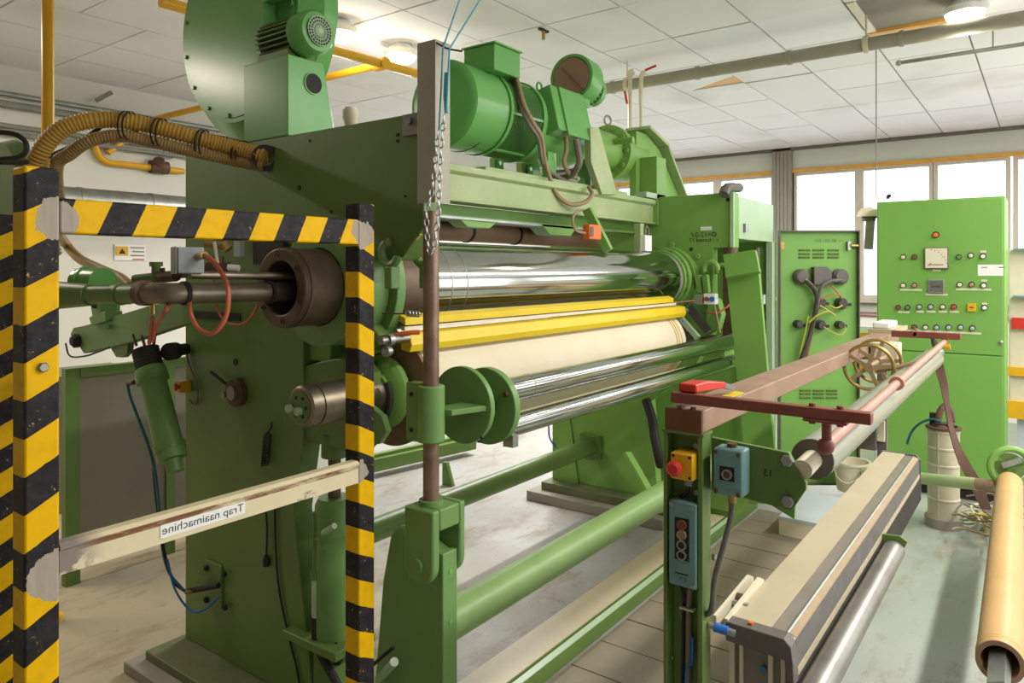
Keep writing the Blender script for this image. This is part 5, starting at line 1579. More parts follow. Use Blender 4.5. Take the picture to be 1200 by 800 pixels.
G().lathe(Vector((XF, (5.9, 0.255, 1.11)[1], (5.9, 0.255, 1.11)[2])), (-1, 0, 0), [(0, 0.014), (0.008, 0.014), (0.012, 0.008)], 14).build('door_lock', 'galv', cc)
# meter
p, q = (5.9, 0.704, 1.606), (5.9, 0.557, 1.758)
mf = G().box(XF - 0.02, XF, q[1], p[1], p[2], q[2]).build('meter_frame', 'charcoal', cc, bevel=0.003)
m_ = 0.007
G().box(XF - 0.022, XF - 0.02, q[1] + m_, p[1] - m_, p[2] + m_, q[2] - m_).build('meter_dial', 'cream', mf)
G().box(XF - 0.024, XF - 0.022, q[1] + 0.03, p[1] - 0.03, p[2] + 0.028, p[2] + 0.032).build('meter_line', 'dark', mf)
zc, yc = p[2] + 0.022, p[1] - 0.022
G().bar((XF - 0.024, yc, zc), (XF - 0.024, yc - 0.02, zc + 0.02), 0.003, 0.002, (1, 0, 0)).build('meter_needle', 'black', mf)
for k in range(7):
    a = math.radians(8 + 12 * k)
    R_ = 0.115
    v0 = Vector((XF - 0.0235, yc - R_ * math.cos(a), zc + R_ * math.sin(a)))
    if v0.y > q[1] + 0.01 and v0.z < q[2] - 0.01:
        G().obox(v0, (0.002, 0.003, 0.010), (1, 0, 0), (0, -math.cos(a), math.sin(a))).build('meter_tick', 'dark', mf)
# display
p, q = (5.9, 0.682, 1.436), (5.9, 0.583, 1.534)
df = G().box(XF - 0.014, XF, q[1], p[1], p[2], q[2]).build('display_frame', 'grey_steel', cc, bevel=0.003)
G().box(XF - 0.017, XF - 0.014, q[1] + 0.008, p[1] - 0.008, p[2] + 0.012, q[2] - 0.01).build('display_window', 'alu_dark', df)
G().box(XF - 0.018, XF - 0.017, q[1] + 0.02, p[1] - 0.02, (p[2] + q[2]) / 2 - 0.008, (p[2] + q[2]) / 2 + 0.004).build('display_bar', 'rust', df)
p, q = (5.9, 0.446, 1.314), (5.9, 0.396, 1.369)
yp_ = G().box(XF - 0.012, XF, q[1], p[1], p[2], q[2]).build('yellow_plate', 'estop_yellow', cc, bevel=0.002)
G().box(XF - 0.014, XF - 0.012, q[1] + 0.012, p[1] - 0.012, p[2] + 0.022, p[2] + 0.032).build('yellow_plate_line', 'redbrown', yp_)
G().tube([(6, 0.96, 2.127), (6, 0.954, 2.149), (6, 0.937, 2.145)], 0.012, 8, 4).build('lifting_hook', 'dark', cc)
# work lamp behind the cabinet edge
wkl = thing('work_lamp', 'cream dome work lamp fixed beside the left edge of the control cabinet', 'lamp', (6.2, 1.124, 1.706))
c0 = Vector((6.2, 1.124, 2.039))
G().bar(c0 + Vector((0, 0, -0.03)), (6.2, 1.0, c0.z - 0.03), 0.02, 0.02).build('arm', 'charcoal', wkl)
g = G().lathe(c0 + Vector((0, 0, 0.05)), (0, 0, -1), [(0, 0.01), (0.01, 0.05), (0.04, 0.075), (0.075, 0.085)], 20)
g.build('dome', 'cream', wkl)
G().cyl(c0 + Vector((0, 0, -0.02)), c0 + Vector((0, 0, -0.06)), 0.05, n=16).build('socket', 'charcoal', wkl)
G().bar((6.2, 1.111, 1.985), (6.2, 1.124, 1.76), 0.08, 0.05).build('bracket', 'grey_panel', wkl)
# low cream wall unit under the window
g = G().box(9.2, 9.9, -3.0, 2.6, 0.0, 1.06)
g.build('window_cupboard', 'wall', label='long cream cupboard under the far windows', cat='cupboard')
G().box(9.18, 9.9, -3.0, 2.6, 1.06, 1.075).build('counter_top', 'redbrown', label='thin red edged top on the cream cupboard under the windows', cat='worktop')
# cream machine at the far right
rm = thing('cream_machine', 'cream machine housing with green glass edges at the right border', 'machine', (6.6, -0.1, 0))
y1 = (6.6, 0.237, 1.703)[1]
G().box(6.6, 7.4, -1.4, y1, 0.55, 1.76).build('housing', 'cream', rm, bevel=0.01)
for v_ in ((6.58, 0.194, 1.753)[2], (6.58, 0.194, 1.403)[2]):
    G().box(6.52, 6.6, -1.4, y1 - 0.03, v_ - 0.006, v_ + 0.006).build('glass_edge', 'teal', rm)
for v0_, v1_ in (((6.57, 0.194, 0.812)[2], (6.57, 0.194, 0.876)[2]), ((6.57, 0.194, 0.495)[2], (6.57, 0.194, 0.622)[2])):
    G().box(6.56, 6.6, -1.4, y1 + 0.02, v0_, v1_).build('yellow_band', 'estop_yellow', rm)
G().box(6.56, 6.6, -1.4, y1 - 0.02, (6.6, 0.195, 1.16)[2], (6.6, 0.195, 1.243)[2]).build('red_switch', 'red', rm)
G().box(6.65, 7.3, -1.3, y1 - 0.05, 0.0, 0.55).build('base', 'bench_white', rm)
# yellow posts glimpsed between door and cabinet
yg = thing('yellow_guard_post', 'white and orange guard post standing between the open door and the control cabinet', 'post', (6.3, 1.15, 0))
G().box(6.30, 6.36, 1.10, 1.28, 0.0, 1.15).build('post', 'white', yg)
for z in (0.86, 1.10):
    G().box(6.29, 6.37, 1.09, 1.29, z - 0.06, z).build('band', 'pipe_yellow', yg)

# ================================================================ front unit: post, beam, rolls
ps = thing('control_post', 'green channel post in the right foreground carrying the switches', 'post', (1.62, 0.69, 0))
PX0, PY0, PY1, PZT2 = 1.60, 0.638, 0.735, 1.216
g = G()
g.box(PX0, PX0 + 0.05, PY0, PY0 + 0.012, 0.0, PZT2)
g.box(PX0, PX0 + 0.05, PY1 - 0.010, PY1, 0.0, PZT2)
g.box(PX0 + 0.035, PX0 + 0.047, PY0 + 0.012, PY1 - 0.010, 0.0, PZT2)
g.build('channel', 'green', ps, bevel=0.0015)
G().box(PX0 - 0.002, PX0 + 0.055, PY0 - 0.003, PY1 + 0.003, PZT2, PZT2 + 0.006).build('cap_plate', 'green', ps)
bolts(ps, 'bolt', [(1.634, 0.665, 1.186), (1.634, 0.665, 1.077), (1.634, 0.731, 0.67), (1.634, 0.734, 0.616)], (-1, 0, 0), 0.009, 0.007, 'galv')
bolts(ps, 'bolt', [(1.662, 0.638, 0.922)], (0, -1, 0), 0.008, 0.008, 'galv')
bmx = thing('brown_beam', 'long brown square beam running from the control post towards the cabinets', 'beam', (3.0, 0.68, 1.22))
G().box(1.605, 4.35, 0.640, 0.730, 1.222, 1.274).build('beam', 'beam_brown', bmx, bevel=0.003)
G().box(1.597, 1.606, 0.640, 0.730, 1.222, 1.274).build('end_cap', 'end_brown', bmx, bevel=0.001)
bolts(bmx, 'bolt', [(1.615, 0.70, 1.274), (1.615, 0.665, 1.274)], (0, 0, 1), 0.008, 0.006, 'beam_brown')
G().box(4.16, 4.40, 0.655, 0.735, 1.295, 1.328).build('white_block', 'white', bmx, bevel=0.008, label='white block on the far end')
G().box(4.12, 4.5, 0.62, 0.75, 1.274, 1.295).build('cream_pad', 'box_cream', bmx)
G().box(4.28, 4.33, 0.69, 0.735, 0.0, 1.222).build('rear_post', 'charcoal', bmx)
# handheld cutter and handle on the cross bar
rbx = thing('red_cross_bar', 'dark red square bar across the near end of the brown beam', 'bar', (1.61, 0.5, 1.29))
G().box(1.595, 1.622, 0.285, 0.715, 1.288, 1.312).build('bar', 'redbrown', rbx, bevel=0.002)
for y in (0.40, 0.345):
    G().cyl((1.608, y, 1.312), (1.608, y, 1.319), 0.007, n=10).build('nut', 'redbrown', rbx)
    G().cyl((1.608, y, 1.276), (1.608, y, 1.288), 0.007, n=10).build('nut', 'redbrown', rbx)
G().box(1.592, 1.625, 0.33, 0.415, 1.282, 1.288).build('plate', 'redbrown', rbx)
G().tube([(1.61, 0.372, 1.284), (1.61, 0.372, 1.25), (1.62, 0.371, 1.228)], 0.010, 10, 4).build('hook', 'redbrown', rbx)
hl = thing('red_lever', 'bright red tapered lever handle lying on the brown beam', 'lever', (1.75, 0.68, 1.28))
g = G()
g.prism('y', [(1.605, 1.314), (1.605, 1.334), (1.68, 1.333), (1.80, 1.316), (1.80, 1.300)], 0.655, 0.70)
g.build('handle', 'red', hl, bevel=0.004)
G().bar((1.80, 0.676, 1.308), (1.87, 0.665, 1.292), 0.02, 0.014).build('steel_tip', 'dull_steel', hl)
g = G().prism('z', [(1.80, 0.645), (1.90, 0.642), (1.91, 0.67), (1.82, 0.675)], 1.275, 1.277)
g.build('yellow_tag', 'yellow', label='yellow tag lying on the brown beam', cat='tag')
pk = thing('faded_red_rod', 'faded red round rod running parallel above the grey roller', 'rod', (2.8, 0.365, 1.23))
G().cyl((1.60, 0.375, 1.232), (3.98, 0.395, 1.258), 0.0125, n=18).build('rod', 'pink', pk)
g = G().ball((1.61, 0.374, 1.231), 0.018)
g.build('knob', 'redbrown', pk)
G().ring((2.55, 0.383, 1.2425), (2.575, 0.383, 1.2428), 0.022, 0.013, 20).build('clamp', 'pink', pk)
fx = thing('far_cross_bar', 'dark red square bar across the far end of the faded red rod', 'bar', (4.0, 0.5, 1.27))
q0, q1 = (3.99, 0.619, 1.301), (3.99, 0.329, 1.288)
G().bar((3.99, q0[1], 1.286), (3.99, q1[1], 1.286), 0.03, 0.03).build('bar', 'redbrown', fx, bevel=0.002)
G().cyl((3.99, 0.395, 1.25), (3.99, 0.395, 1.272), 0.012, n=10).build('stud', 'redbrown', fx)
G().bar((3.985, 0.52, 1.28), (3.985, 0.51, 1.315), 0.02, 0.012).build('cleat', 'pink', fx)

# hand wheels
hw = thing('hand_wheels', 'pair of brassy spoked hand wheels on one shaft beside the brown beam', 'hand wheel', (3.2, 0.575, 1.12))
def wheel(c, R):
    G().torus(c, (1, 0.12, 0), R, 0.0072, 40, 8).build('rim', 'brass', hw)
    c = Vector(c)
    for k in range(5):
        a = 2 * math.pi * k / 5 + 0.55
        e = Vector((-0.12 * math.cos(a), math.cos(a), math.sin(a)))
        G().bar(c, c + e * (R - 0.003), 0.015, 0.007, (1, 0, 0)).build('spoke', 'cable_tan', hw)
    G().cyl(c + Vector((-0.012, 0, 0)), c + Vector((0.02, 0, 0)), 0.018, n=16).build('hub', 'cable_tan', hw)
w1 = (3.15, 0.571, 1.215); w2 = (3.33, 0.571, 1.22)
wheel(w1, 0.088); wheel(w2, 0.088)
G().cyl(w1, Vector(w2) + Vector((0.2, 0, 0)), 0.011, n=12).build('shaft', 'cable_tan', hw)
G().cyl(Vector(w1) + Vector((0.02, -0.02, -0.02)), (3.2, 0.395, 1.245), 0.008, n=10).build('side_pin', 'cable_tan', hw)
G().box(3.52, 3.62, w2[1] - 0.05, w2[1] + 0.06, w2[2] - 0.06, w2[2] + 0.06).build('bearing_block', 'cream', hw, bevel=0.006)
G().box(3.54, 3.60, w2[1] - 0.02, 0.7, w2[2] - 0.02, 1.2225).build('bracket', 'cable_tan', hw)

# grey roller in its plate
gp2 = thing('roller_bracket', 'green bracket plate bolted to the control post holding the grey roller', 'bracket', (1.66, 0.53, 1.05))
BP = [(0.638, 1.205), (0.462, 1.195), (0.425, 1.135), (0.425, 1.12), (0.455, 1.068), (0.638, 1.082)]
G().prism('x', BP, 1.655, 1.668).build('plate', 'green', gp2, bevel=0.001)
bolts(gp2, 'bolt', [(1.655, 0.464, 1.178), (1.655, 0.462, 1.088), (1.655, 0.482, 1.172)][:2], (-1, 0, 0), 0.0135, 0.009, 'galv')
text_mesh('stamp', '13', 'dark', (1.654, 0.495, 1.136), (0, 1, 0), (0, 0, 1), 0.022, gp2)
GRY, GRZ, GRR = 0.435, 1.165, 0.047
ry = thing('grey_roller', 'long grey roller beside the brown beam with dark end face', 'roller', (2.9, 0.43, 1.11))
G().cyl((1.75, GRY, GRZ), (4.0, GRY + 0.01, GRZ + 0.01), GRR, n=40).build('tube', 'roller_grey', ry)
G().cyl((1.748, GRY, GRZ), (1.751, GRY, GRZ), GRR * 0.97, n=40).build('end_face', 'charcoal', ry)
G().cyl((1.66, GRY, GRZ - 0.005), (1.75, GRY, GRZ), 0.022, n=20).build('stub_shaft', 'cream', ry)
G().cyl((4.0, GRY + 0.01, GRZ + 0.01), (4.3, GRY + 0.01, GRZ + 0.01), 0.02, n=16).build('far_shaft', 'dull_steel', ry)
q = [(1.67, 0.502, 1.067), (1.67, 0.453, 1.046), (1.67, 0.451, 1.081)]
G().prism('x', [(p[1], p[2]) for p in q], 1.668, 1.676).build('foot_tab', 'cab_green', gp2)

# switches on the post
e2 = thing('post_emergency_stop', 'yellow emergency stop box with red mushroom button on the control post', 'button', (1.60, 0.69, 1.12))
c0 = Vector((1.6, 0.68, 1.144))
ey, ez = c0.y, c0.z
G().box(1.578, 1.634, ey - 0.027, ey + 0.027, ez - 0.029, ez + 0.032).build('box', 'estop_yellow', e2, bevel=0.003)
p = Vector((1.578, ey + 0.010, ez))
G().lathe(p, (-1, 0, 0), [(0, 0.010), (0.012, 0.010), (0.012, 0.0175), (0.022, 0.018), (0.028, 0.012)], 24).build('mushroom', 'red', e2)
G().cyl((1.605, ey - 0.006, ez - 0.029), (1.605, ey - 0.006, ez - 0.046), 0.010, n=12).build('gland', 'grey_steel', e2)
G().tube([(1.605, ey - 0.006, ez - 0.046), (1.61, ey + 0.0, ez - 0.065), (1.62, ey + 0.02, ez - 0.085), (1.628, ey + 0.03, ez - 0.11)], 0.005, 8, 4).build('lead', 'black', e2)
bolts(e2, 'screw', [(1.578, ey - 0.02, ez + 0.025), (1.578, ey + 0.02, ez + 0.025), (1.578, ey - 0.02, ez - 0.022)], (-1, 0, 0), 0.004, 0.001, 'dark')

b1 = thing('single_push_button', 'blue-green cast push button box on the roller bracket plate', 'button box', (1.63, 0.58, 1.1))
c0 = Vector((1.61, 0.58, 1.143))
by, bz, hy, hz = c0.y, c0.z, 0.034, 0.053
G().box(1.612, 1.655, by - hy, by + hy, bz - hz, bz + hz).build('case', 'teal', b1, bevel=0.006)
G().box(1.602, 1.612, by - hy, by + hy, bz - hz, bz + hz).build('cover', 'teal', b1, bevel=0.005)
G().box(1.6005, 1.602, by - 0.017, by + 0.019, bz - 0.033, bz + 0.030).build('recess', 'teal', b1)
G().box(1.5995, 1.6006, by - 0.016, by + 0.018, bz - 0.018, bz + 0.014).build('black_plate', 'black', b1)
G().ring((1.594, by, bz - 0.003), (1.600, by, bz - 0.003), 0.0115, 0.0085, 24).build('bezel', 'galv', b1)
G().cyl((1.596, by, bz - 0.003), (1.599, by, bz - 0.003), 0.0085, n=20).build('button', 'rust', b1)
bolts(b1, 'screw', [(1.602, by + hy - 0.007, bz + hz - 0.008), (1.602, by - hy + 0.009, bz + hz - 0.009), (1.602, by + hy - 0.007, bz - hz + 0.008), (1.602, by - hy + 0.009, bz - hz + 0.008)], (-1, 0, 0), 0.0055, 0.004, 'rust')
G().cyl((1.63, by + 0.0, bz + hz), (1.63, by, bz + hz + 0.008), 0.011, n=16).build('top_plug', 'rust', b1)
G().cyl((1.63, by, bz - hz), (1.63, by, bz - hz - 0.02), 0.010, n=14).build('gland', 'brass', b1)
G().tube([(1.63, by, bz - hz - 0.018), (1.63, by + 0.004, bz - hz - 0.06), (1.625, by + 0.02, bz - hz - 0.13), (1.615, by + 0.035, bz - hz - 0.20), (1.615, by + 0.043, bz - hz - 0.27), (1.63, by + 0.07, bz - hz - 0.30)], 0.0065, 10, 6).build('cable', 'charcoal', b1)
b2 = thing('four_button_station', 'blue-green cast box with four round buttons in the control post channel', 'button box', (1.62, 0.68, 0.85))
c0 = Vector((1.6, 0.68, 0.961))
by, bz, hy, hz = c0.y + 0.004, c0.z, 0.034, 0.099
G().box(1.60, 1.634, by - hy, by + hy, bz - hz, bz + hz).build('case', 'teal', b2, bevel=0.005)
G().box(1.592, 1.60, by - hy, by + hy, bz - hz, bz + hz).build('cover', 'teal', b2, bevel=0.004)
G().box(1.5905, 1.5922, by - 0.017, by + 0.018, bz - 0.036, bz + 0.062).build('black_plate', 'black', b2)
for k, m_ in enumerate(('redbrown', 'cable_tan', 'black', 'black')):
    z = bz + 0.047 - k * 0.0235
    G().ring((1.585, by, z), (1.591, by, z), 0.0115, 0.0082, 24).build('bezel', 'galv' if k > 1 else m_, b2)
    G().cyl((1.587, by, z), (1.5905, by, z), 0.0083, n=20).build('button', m_, b2)
G().box(1.5908, 1.592, by - 0.017, by + 0.018, bz - 0.066, bz - 0.041).build('blank_plate', 'teal', b2)
G().box(1.5905, 1.592, by - 0.014, by + 0.017, bz - 0.069, bz - 0.066).build('slot', 'dark', b2)
text_mesh('embossed_mark', 'E T', 'dark', (1.5915, by + 0.002 - 0.012, bz - 0.084), (0, 1, 0), (0, 0, 1), 0.012, b2)
bolts(b2, 'screw', [(1.592, by + hy - 0.007, bz + hz - 0.009), (1.592, by - hy + 0.011, bz + hz - 0.011), (1.592, by - hy + 0.008, bz - hz + 0.008)], (-1, 0, 0), 0.0055, 0.004, 'galv')
# cables in the channel
G().tube([(1.62, by - 0.01, bz - hz), (1.622, by - 0.004, bz - hz - 0.05), (1.624, by + 0.0, 0.6), (1.624, by + 0.01, 0.45), (1.624, by + 0.01, 0.0)], 0.007, 8, 6).build('channel_cable', 'cable_grey', label='grey cable below the four button box in the post channel', cat='cable')
G().tube([(1.62, by - 0.014, 0.74), (1.62, by - 0.012, 0.68), (1.62, by + 0.004, 0.6), (1.62, by + 0.004, 0.0)], 0.004, 8, 6).build('blue_cable', 'blue', label='bright blue cable in the post channel', cat='cable')
G().tube([(1.62, by + 0.02, bz - hz), (1.625, by + 0.006, bz - hz - 0.05), (1.627, by + 0.012, bz - hz - 0.1), (1.63, by + 0.02, 0.0)], 0.004, 8, 6).build('black_lead', 'black', label='thin black lead leaving the four button box', cat='cable')
G().box(1.612, 1.634, by - 0.018, by + 0.016, bz - hz - 0.062, bz - hz - 0.058).build('cable_tie', 'cream', label='pale cable tie round the cables in the post channel', cat='cable tie')

# aluminium extraction box with its steel roll
xb = thing('light_bar_housing', 'long cream and grey aluminium box in the right foreground with a plastic end cap', 'housing', (2.6, 0.54, 0.6))
AX0, AX1 = 1.655, 3.64
TOP = 0.777
BH = 0.19
prof = [(0.60, TOP - BH), (0.60, TOP), (0.478, TOP - 0.003), (0.460, TOP - 0.010), (0.458, TOP - 0.014), (0.458, TOP - BH)]
G().prism('x', prof, AX0 + 0.035, AX1).build('body', 'alu', xb, bevel=0.001)
G().box(AX0 + 0.035, AX1 + 0.001, 0.512, 0.6005, TOP - 0.0005, TOP + 0.002).build('cream_top', 'box_cream', xb)
G().prism('x', [(0.482, TOP - 0.004), (0.482, TOP - 0.0015), (0.477, TOP - 0.001), (0.474, TOP - 0.0035), (0.476, TOP - 0.006)], AX0 + 0.035, AX1 + 0.001).build('highlight_strip', 'galv', xb)  # pale strip painting in the highlight along the ridge
G().prism('x', [(0.475, TOP - 0.006), (0.475, TOP - 0.0033), (0.459, TOP - 0.0095), (0.459, TOP - 0.013)], AX0 + 0.05, AX1 + 0.001).build('beige_strip', 'cable_tan', xb)
G().box(AX0 + 0.04, AX1 + 0.001, 0.4560, 0.4585, TOP - 0.076, TOP - 0.013).build('dark_strip', 'alu_dark', xb)
G().box(AX0 + 0.04, AX1 + 0.001, 0.4545, 0.4585, TOP - 0.096, TOP - 0.077).build('cream_strip', 'box_cream', xb)
G().box(AX0 + 0.02, AX1 + 0.001, 0.45, 0.459, TOP - BH, TOP - 0.097).build('dark_gap_strip', 'dark', xb)  # dark strip put in for the shaded gap above the roll
ec = [(0.604, TOP - 0.04), (0.604, TOP + 0.004), (0.472, TOP + 0.003), (0.457, TOP - 0.012), (0.452, TOP - 0.05), (0.448, TOP - BH), (0.462, TOP - BH), (0.470, TOP - 0.045)]
G().prism('x', ec, AX0, AX0 + 0.04).build('end_cap', 'charcoal', xb, bevel=0.002)
G().box(AX0 + 0.02, AX0 + 0.036, 0.47, 0.60, TOP - 0.22, TOP - 0.04).build('end_plate', 'grey_panel', xb)
for (ya, yb_) in ((0.588, 0.600), (0.568, 0.576), (0.50, 0.51), (0.472, 0.482)):
    G().box(AX0 + 0.012, AX0 + 0.021, ya, yb_, TOP - 0.22, TOP - 0.045).build('end_profile', 'cream', xb)
G().cyl((AX0 + 0.02, 0.521, TOP - 0.085), (AX0 + 0.01, 0.521, TOP - 0.085), 0.006, n=12).build('blue_plug', 'blue', xb)
G().cyl((AX0 + 0.022, 0.552, TOP + 0.003), (AX0 + 0.022, 0.552, TOP + 0.009), 0.006, n=14).build('red_indicator', 'orange', xb)
G().prism('x', [(0.606, TOP - BH), (0.606, TOP + 0.005), (0.47, TOP + 0.004), (0.452, TOP - 0.014), (0.45, TOP - BH)], AX1, AX1 + 0.012).build('far_cap', 'alu_dark', xb)
G().box(3.5, 3.56, 0.655, 0.69, 0.0, 0.66).build('far_leg', 'cream', xb)
G().box(3.5, 3.56, 0.6, 0.655, 0.62, 0.66).build('leg_arm', 'cream', xb)
# slotted bracket and blue plug connecting box and post
sbk = thing('slotted_bracket', 'cream slotted bracket holding the aluminium box to the control post', 'bracket', (1.8, 0.62, 0.72))
for yy in (0.605, 0.632):
    G().prism('y', [(1.66, 0.745), (1.66, 0.785), (1.90, 0.80), (1.93, 0.785), (1.93, 0.755), (1.72, 0.745)], yy - 0.004, yy + 0.004).build('flat', 'cream', sbk)
G().cyl((1.77, 0.635, 0.775), (1.77, 0.590, 0.775), 0.009, n=6).build('nut', 'galv', sbk)
G().cyl((1.80, 0.637, 0.772), (1.80, 0.605, 0.772), 0.018, n=14).build('bush', 'rust', sbk)
bp = thing('blue_plug', 'blue pneumatic plug with brass ends on the control post edge', 'connector', (1.642, 0.6, 0.779))
p = Vector((1.63, 0.636, 0.774))
dv = Vector((0.18, -1, -0.12)).normalized()
G().cyl(p, p + dv * 0.016, 0.007, n=12).build('stud', 'galv', bp)
G().cyl(p + dv * 0.014, p + dv * 0.045, 0.0105, n=20).build('sleeve', 'blue', bp, bevel=0.001)
G().cyl(p + dv * 0.045, p + dv * 0.062, 0.008, n=12).build('tip', 'galv', bp)
sr = thing('steel_roll', 'bare steel roll beneath the aluminium box in the right foreground', 'roller', (2.1, 0.42, 0.63))
SRZ = 0.655
G().cyl((1.45, 0.418, SRZ), (2.73, 0.418, SRZ), 0.034, n=40).build('tube', 'dull_steel', sr)
G().prism('x', [(0.455, 0.60), (0.455, 0.70), (0.40, 0.705), (0.378, 0.69), (0.39, 0.66)], 2.735, 2.745).build('end_bracket', 'green', sr)
G().cyl((2.73, 0.418, SRZ), (2.74, 0.418, SRZ), 0.012, n=12).build('shaft', 'dull_steel', sr)

# ================================================================ right side floor items
bench = thing('low_white_table', 'low white table top behind the aluminium box', 'table', (3.9, 0.85, 0))
q = (5.379, 1.292, 0)
G().box(4.45, 5.05, 0.72, 1.30, 0.10, 0.125).build('top', 'bench_white', bench, bevel=0.003)
G().box(4.452, 5.048, 0.722, 1.298, 0.0, 0.10).build('skirt', 'cream', bench)
bk = thing('cream_bucket', 'cream plastic bucket beside the grey roller', 'bucket', (4.35, 0.82, 0.13))
bq = (5.257, 1.057, 0.126)
c0 = Vector((bq[0], bq[1], 0.246))
g = G().lathe(c0 + Vector((0, 0, -0.12)), (0, 0, 1), [(0, 0.09), (0.18, 0.115), (0.18, 0.122), (0.195, 0.122), (0.195, 0.108), (0.02, 0.08)], 28)
g.build('tub', 'cream', bk)
G().tube([c0 + Vector((-0.06, 0.1, 0.06)), c0 + Vector((-0.12, 0.06, -0.02)), c0 + Vector((-0.12, -0.02, -0.04)), c0 + Vector((-0.06, -0.1, 0.06))], 0.004, 6, 5).build('handle', 'cream', bk)
db = thing('dark_switch_box', 'dark grey box hanging between grey roller and aluminium box', 'box', (4.703, 0.871, 0.568))
c0 = Vector((4.29, 0.785, (4.29, 0.794, 0.737)[2]))
G().obox(c0, (0.08, 0.10, 0.20)).build('box', 'charcoal', db, bevel=0.004)
G().box(4.262, 4.279, 0.695, 0.735, c0.z - 0.05, c0.z + 0.06).build('cover', 'cream', db, bevel=0.003)

ca = thing('corrugated_canister', 'tall stained white corrugated canister with dark base ring on the floor', 'canister', (5.25, 0.53, 0))
KX, KY = 5.25, 0.525
prof = [(0.0, 0.105), (0.06, 0.105), (0.06, 0.088)]
for k in range(5):
    z = 0.08 + 0.105 * k
    prof += [(z, 0.088), (z + 0.085, 0.088), (z + 0.09, 0.092), (z + 0.10, 0.092)]
prof += [(0.61, 0.088)]
G().lathe((KX, KY, 0.06), (0, 0, 1), [(p[0] - 0.06, p[1]) for p in prof[2:]], 32).build('body', 'canister', ca)
G().lathe((KX, KY, 0.0), (0, 0, 1), prof[:2] + [(0.06, 0.08)], 32).build('base_ring', 'col_grey', ca)
G().lathe((KX, KY, 0.61), (0, 0, 1), [(0, 0.10), (0.012, 0.10), (0.012, 0.07), (0.03, 0.06)], 28).build('top_collar', 'rust', ca)
G().tube([(KX - 0.03, KY + 0.03, 0.63), (KX - 0.02, KY + 0.015, 0.72), (KX + 0.01, KY - 0.02, 0.75), (KX + 0.02, KY - 0.05, 0.65)], 0.02, 8, 5).build('carry_bow', 'rust', ca)
G().bar((5.2, 0.564, 0.638), (5.2, 0.446, 0.637), 0.02, 0.014).build('valve_lever', 'dark', ca)
G().cyl((KX, KY + 0.055, 0.62), (KX, KY + 0.055, 0.70), 0.022, n=12).build('valve', 'dark', ca)
G().cyl((KX - 0.085, KY + 0.02, 0.08), (KX - 0.085, KY + 0.02, 0.60), 0.005, n=6).build('seam_rod', 'canister', ca)
G().tube([(5.3, 0.734, 0.472), (5.28, 0.706, 0.557), (5.25, 0.655, 0.623), (5.22, 0.585, 0.664), (5.2, 0.532, 0.658)], 0.008, 8, 6).build('teal_hose', 'blue_hose', label='teal hose arching to the top of the white canister', cat='hose')
# green floor tube with wheel
hb = thing('floor_stand_tube', 'green tube with brown end lying across in front of the white canister', 'tube', (4.8, 0.5, 0.35))
p0, p1, p2 = Vector((5.035, 0.758, 0.324)), Vector((4.8, 0.318, 0.404)), Vector((4.764, 0.233, 0.418))
G().cyl(p0, p1, 0.034, n=20).build('tube', 'beam_green', hb)
G().cyl(p1, p2, 0.032, n=20).build('brown_end', 'beam_brown', hb, label='brown end piece')
p9 = p0 + (p0 - p1) * 0.45
G().cyl(p0, p9, 0.034, n=20).build('tube', 'beam_green', hb)
G().cyl((p9.x, p9.y, 0), (p9.x, p9.y, p9.z), 0.025, n=14).build('leg', 'green', hb)
wv = thing('green_hand_wheel', 'green spoked wheel at the end of the cardboard tube', 'hand wheel', (4.795, 0.157, 0.536))
c0 = Vector((4.79, 0.164, 0.527))
d_ = Vector((0.85, 0.3, 0)).normalized()
G().torus(c0, d_, 0.098, 0.017, 40, 8).build('rim', 'far_green', wv)
G().cyl(c0 - d_ * 0.006, c0 + d_ * 0.01, 0.072, n=28).build('hub_disc', 'green', wv)
s_ = d_.cross(Vector((0, 0, 1)))
for k in range(3):
    a = 2 * math.pi * k / 3 + 0.5
    e = s_ * math.cos(a) + Vector((0, 0, 1)) * math.sin(a)
    G().bar(c0, c0 + e * 0.098, 0.03, 0.012, d_).build('spoke', 'far_green', wv)
G().bar(c0 - d_ * 0.03 + s_ * 0.04 + Vector((0, 0, 0.05)), c0 - d_ * 0.03 - s_ * 0.05 + Vector((0, 0, 0.01)), 0.012, 0.03).build('clip', 'galv', wv)
G().cyl((c0.x + 0.05, c0.y, 0.0), (c0.x + 0.05, c0.y, c0.z - 0.06), 0.03, n=16).build('stand', 'green', wv)
# cardboard tube
ct = thing('cardboard_tube', 'long tan cardboard tube on a square steel bar at the right edge', 'tube', (3.6, 0.14, 0.4))
t0, t1 = Vector((2.493, 0.11, 0.48)), Vector((4.726, 0.166, 0.453))
ax = (t1 - t0).normalized()
L = (t1 - t0).length
g = G().ring(t0, t1, 0.060, 0.048, 48)
g.build('tube', 'tan', ct)
G().ring(t0 - ax * 0.002, t0 + ax * 0.003, 0.0602, 0.047, 48).build('cut_end', 'brown_tube', ct)
for s in (0.03, 0.045):
    G().torus(t0 + ax * s, ax, 0.0602, 0.0012, 48, 5).build('fold_line', 'rope', ct)
G().obox(t0 + ax * (L * 0.5 - 0.02), (L + 0.30, 0.042, 0.042), ax, Vector((0, 0.35, 1))).build('square_bar', 'galv', ct, label='square steel bar')
G().cyl(t0 + ax * 0.5, t0 + ax * 0.51, 0.0478, n=32).build('inner_plug', 'dark', ct)
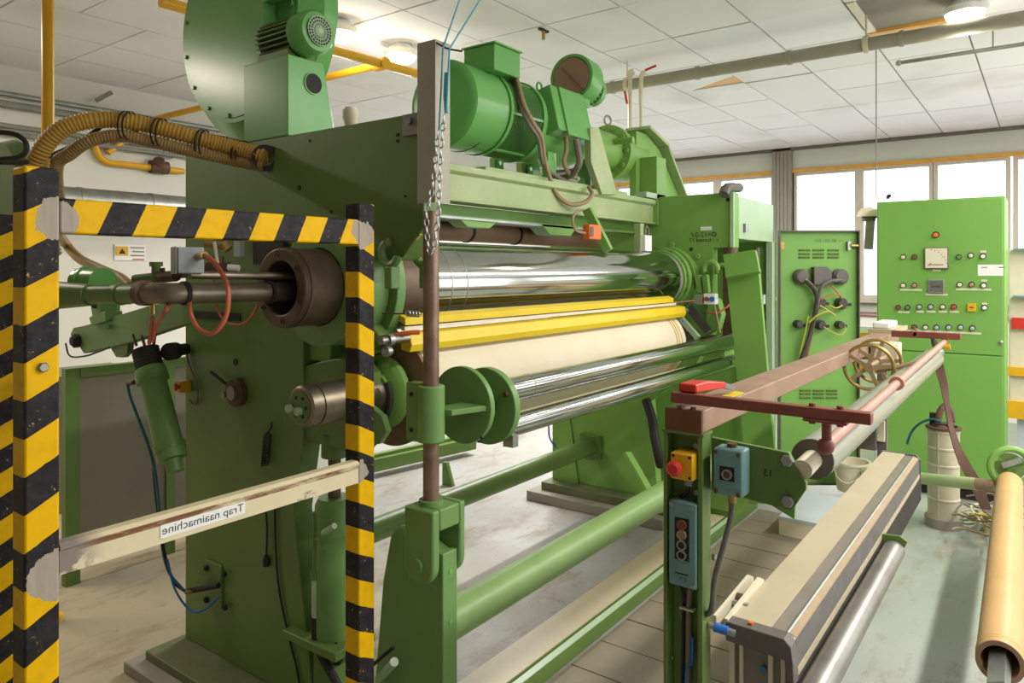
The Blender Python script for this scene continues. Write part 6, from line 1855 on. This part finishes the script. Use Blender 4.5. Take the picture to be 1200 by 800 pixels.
# brown strap hanging
bs = thing('brown_strap', 'brown leather strap hanging from the far red bar down past the canister', 'strap', (4.1, 0.3, 0.0))
pts = [(4.831, 0.529, 1.195), (4.866, 0.515, 1.108), (4.904, 0.515, 1.04), (4.922, 0.491, 0.93), (4.934, 0.475, 0.805), (4.945, 0.458, 0.68), (4.969, 0.426, 0.555), (4.996, 0.39, 0.455), (5.023, 0.354, 0.38), (5.014, 0.315, 0.289), (5.011, 0.286, 0.212), (4.98, 0.243, 0.179)]
Q = [Vector(p) for p in pts]
Wd = [0.012, 0.015, 0.026, 0.022, 0.016, 0.024, 0.03, 0.034, 0.034, 0.032, 0.026, 0.018]
rings = []
for i, p in enumerate(Q):
    d = (Q[min(i + 1, len(Q) - 1)] - Q[max(i - 1, 0)]).normalized()
    tw = 0.5 * math.sin(i * 0.9)
    s1 = (Vector((0.594, -0.804, 0)) + Vector((-0.804, -0.594, 0)) * tw).normalized()
    n1_ = d.cross(s1).normalized()
    w = Wd[i]
    rings.append([p - s1 * w - n1_ * 0.003, p + s1 * w - n1_ * 0.003, p + s1 * w + n1_ * 0.003, p - s1 * w + n1_ * 0.003])
G().face_grid(rings).build('strap', 'leather', bs)
G().tube([(4.711, 0.524, 1.233), (4.771, 0.526, 1.18), (4.84, 0.517, 1.126)], 0.012, 8, 4).build('knot', 'knob', bs)
g = G().lathe((3.975, 0.392, 1.235), (0.0, -1.0, 0.1), [(0, 0.012), (0.022, 0.014)], 14)
g.build('end_cap', 'estop_yellow', pk, label='small yellow end cap')
# heap of loose wires
for k in range(26):
    a = random.uniform(0, 6.28)
    c0 = Vector((5.25 + random.uniform(-0.25, 0.25), 0.28 + random.uniform(-0.12, 0.09), 0.02 + random.uniform(0, 0.14)))
    e = Vector((math.cos(a), math.sin(a), random.uniform(-0.1, 0.1)))
    n_ = Vector((-e.y, e.x, 0))
    pts = [c0 - e * 0.22, c0 - e * 0.1 + n_ * random.uniform(-.08, .08) + Vector((0, 0, .05)), c0 + n_ * random.uniform(-.08, .08) + Vector((0, 0, random.uniform(0, .06))), c0 + e * 0.12 + n_ * random.uniform(-.05, .05), c0 + e * 0.2]
    pts = [Vector((p.x, p.y, max(0.012, p.z))) for p in pts]
    G().tube(pts, 0.006, 6, 4).build('loose_wire', random.choice(['wire_yellow', 'cable_grey', 'cable_tan', 'green', 'cream']), label='loose wire in the tangled heap beside the white canister', cat='wire', group='wires in the heap by the canister')
bpy.context.view_layer.update()
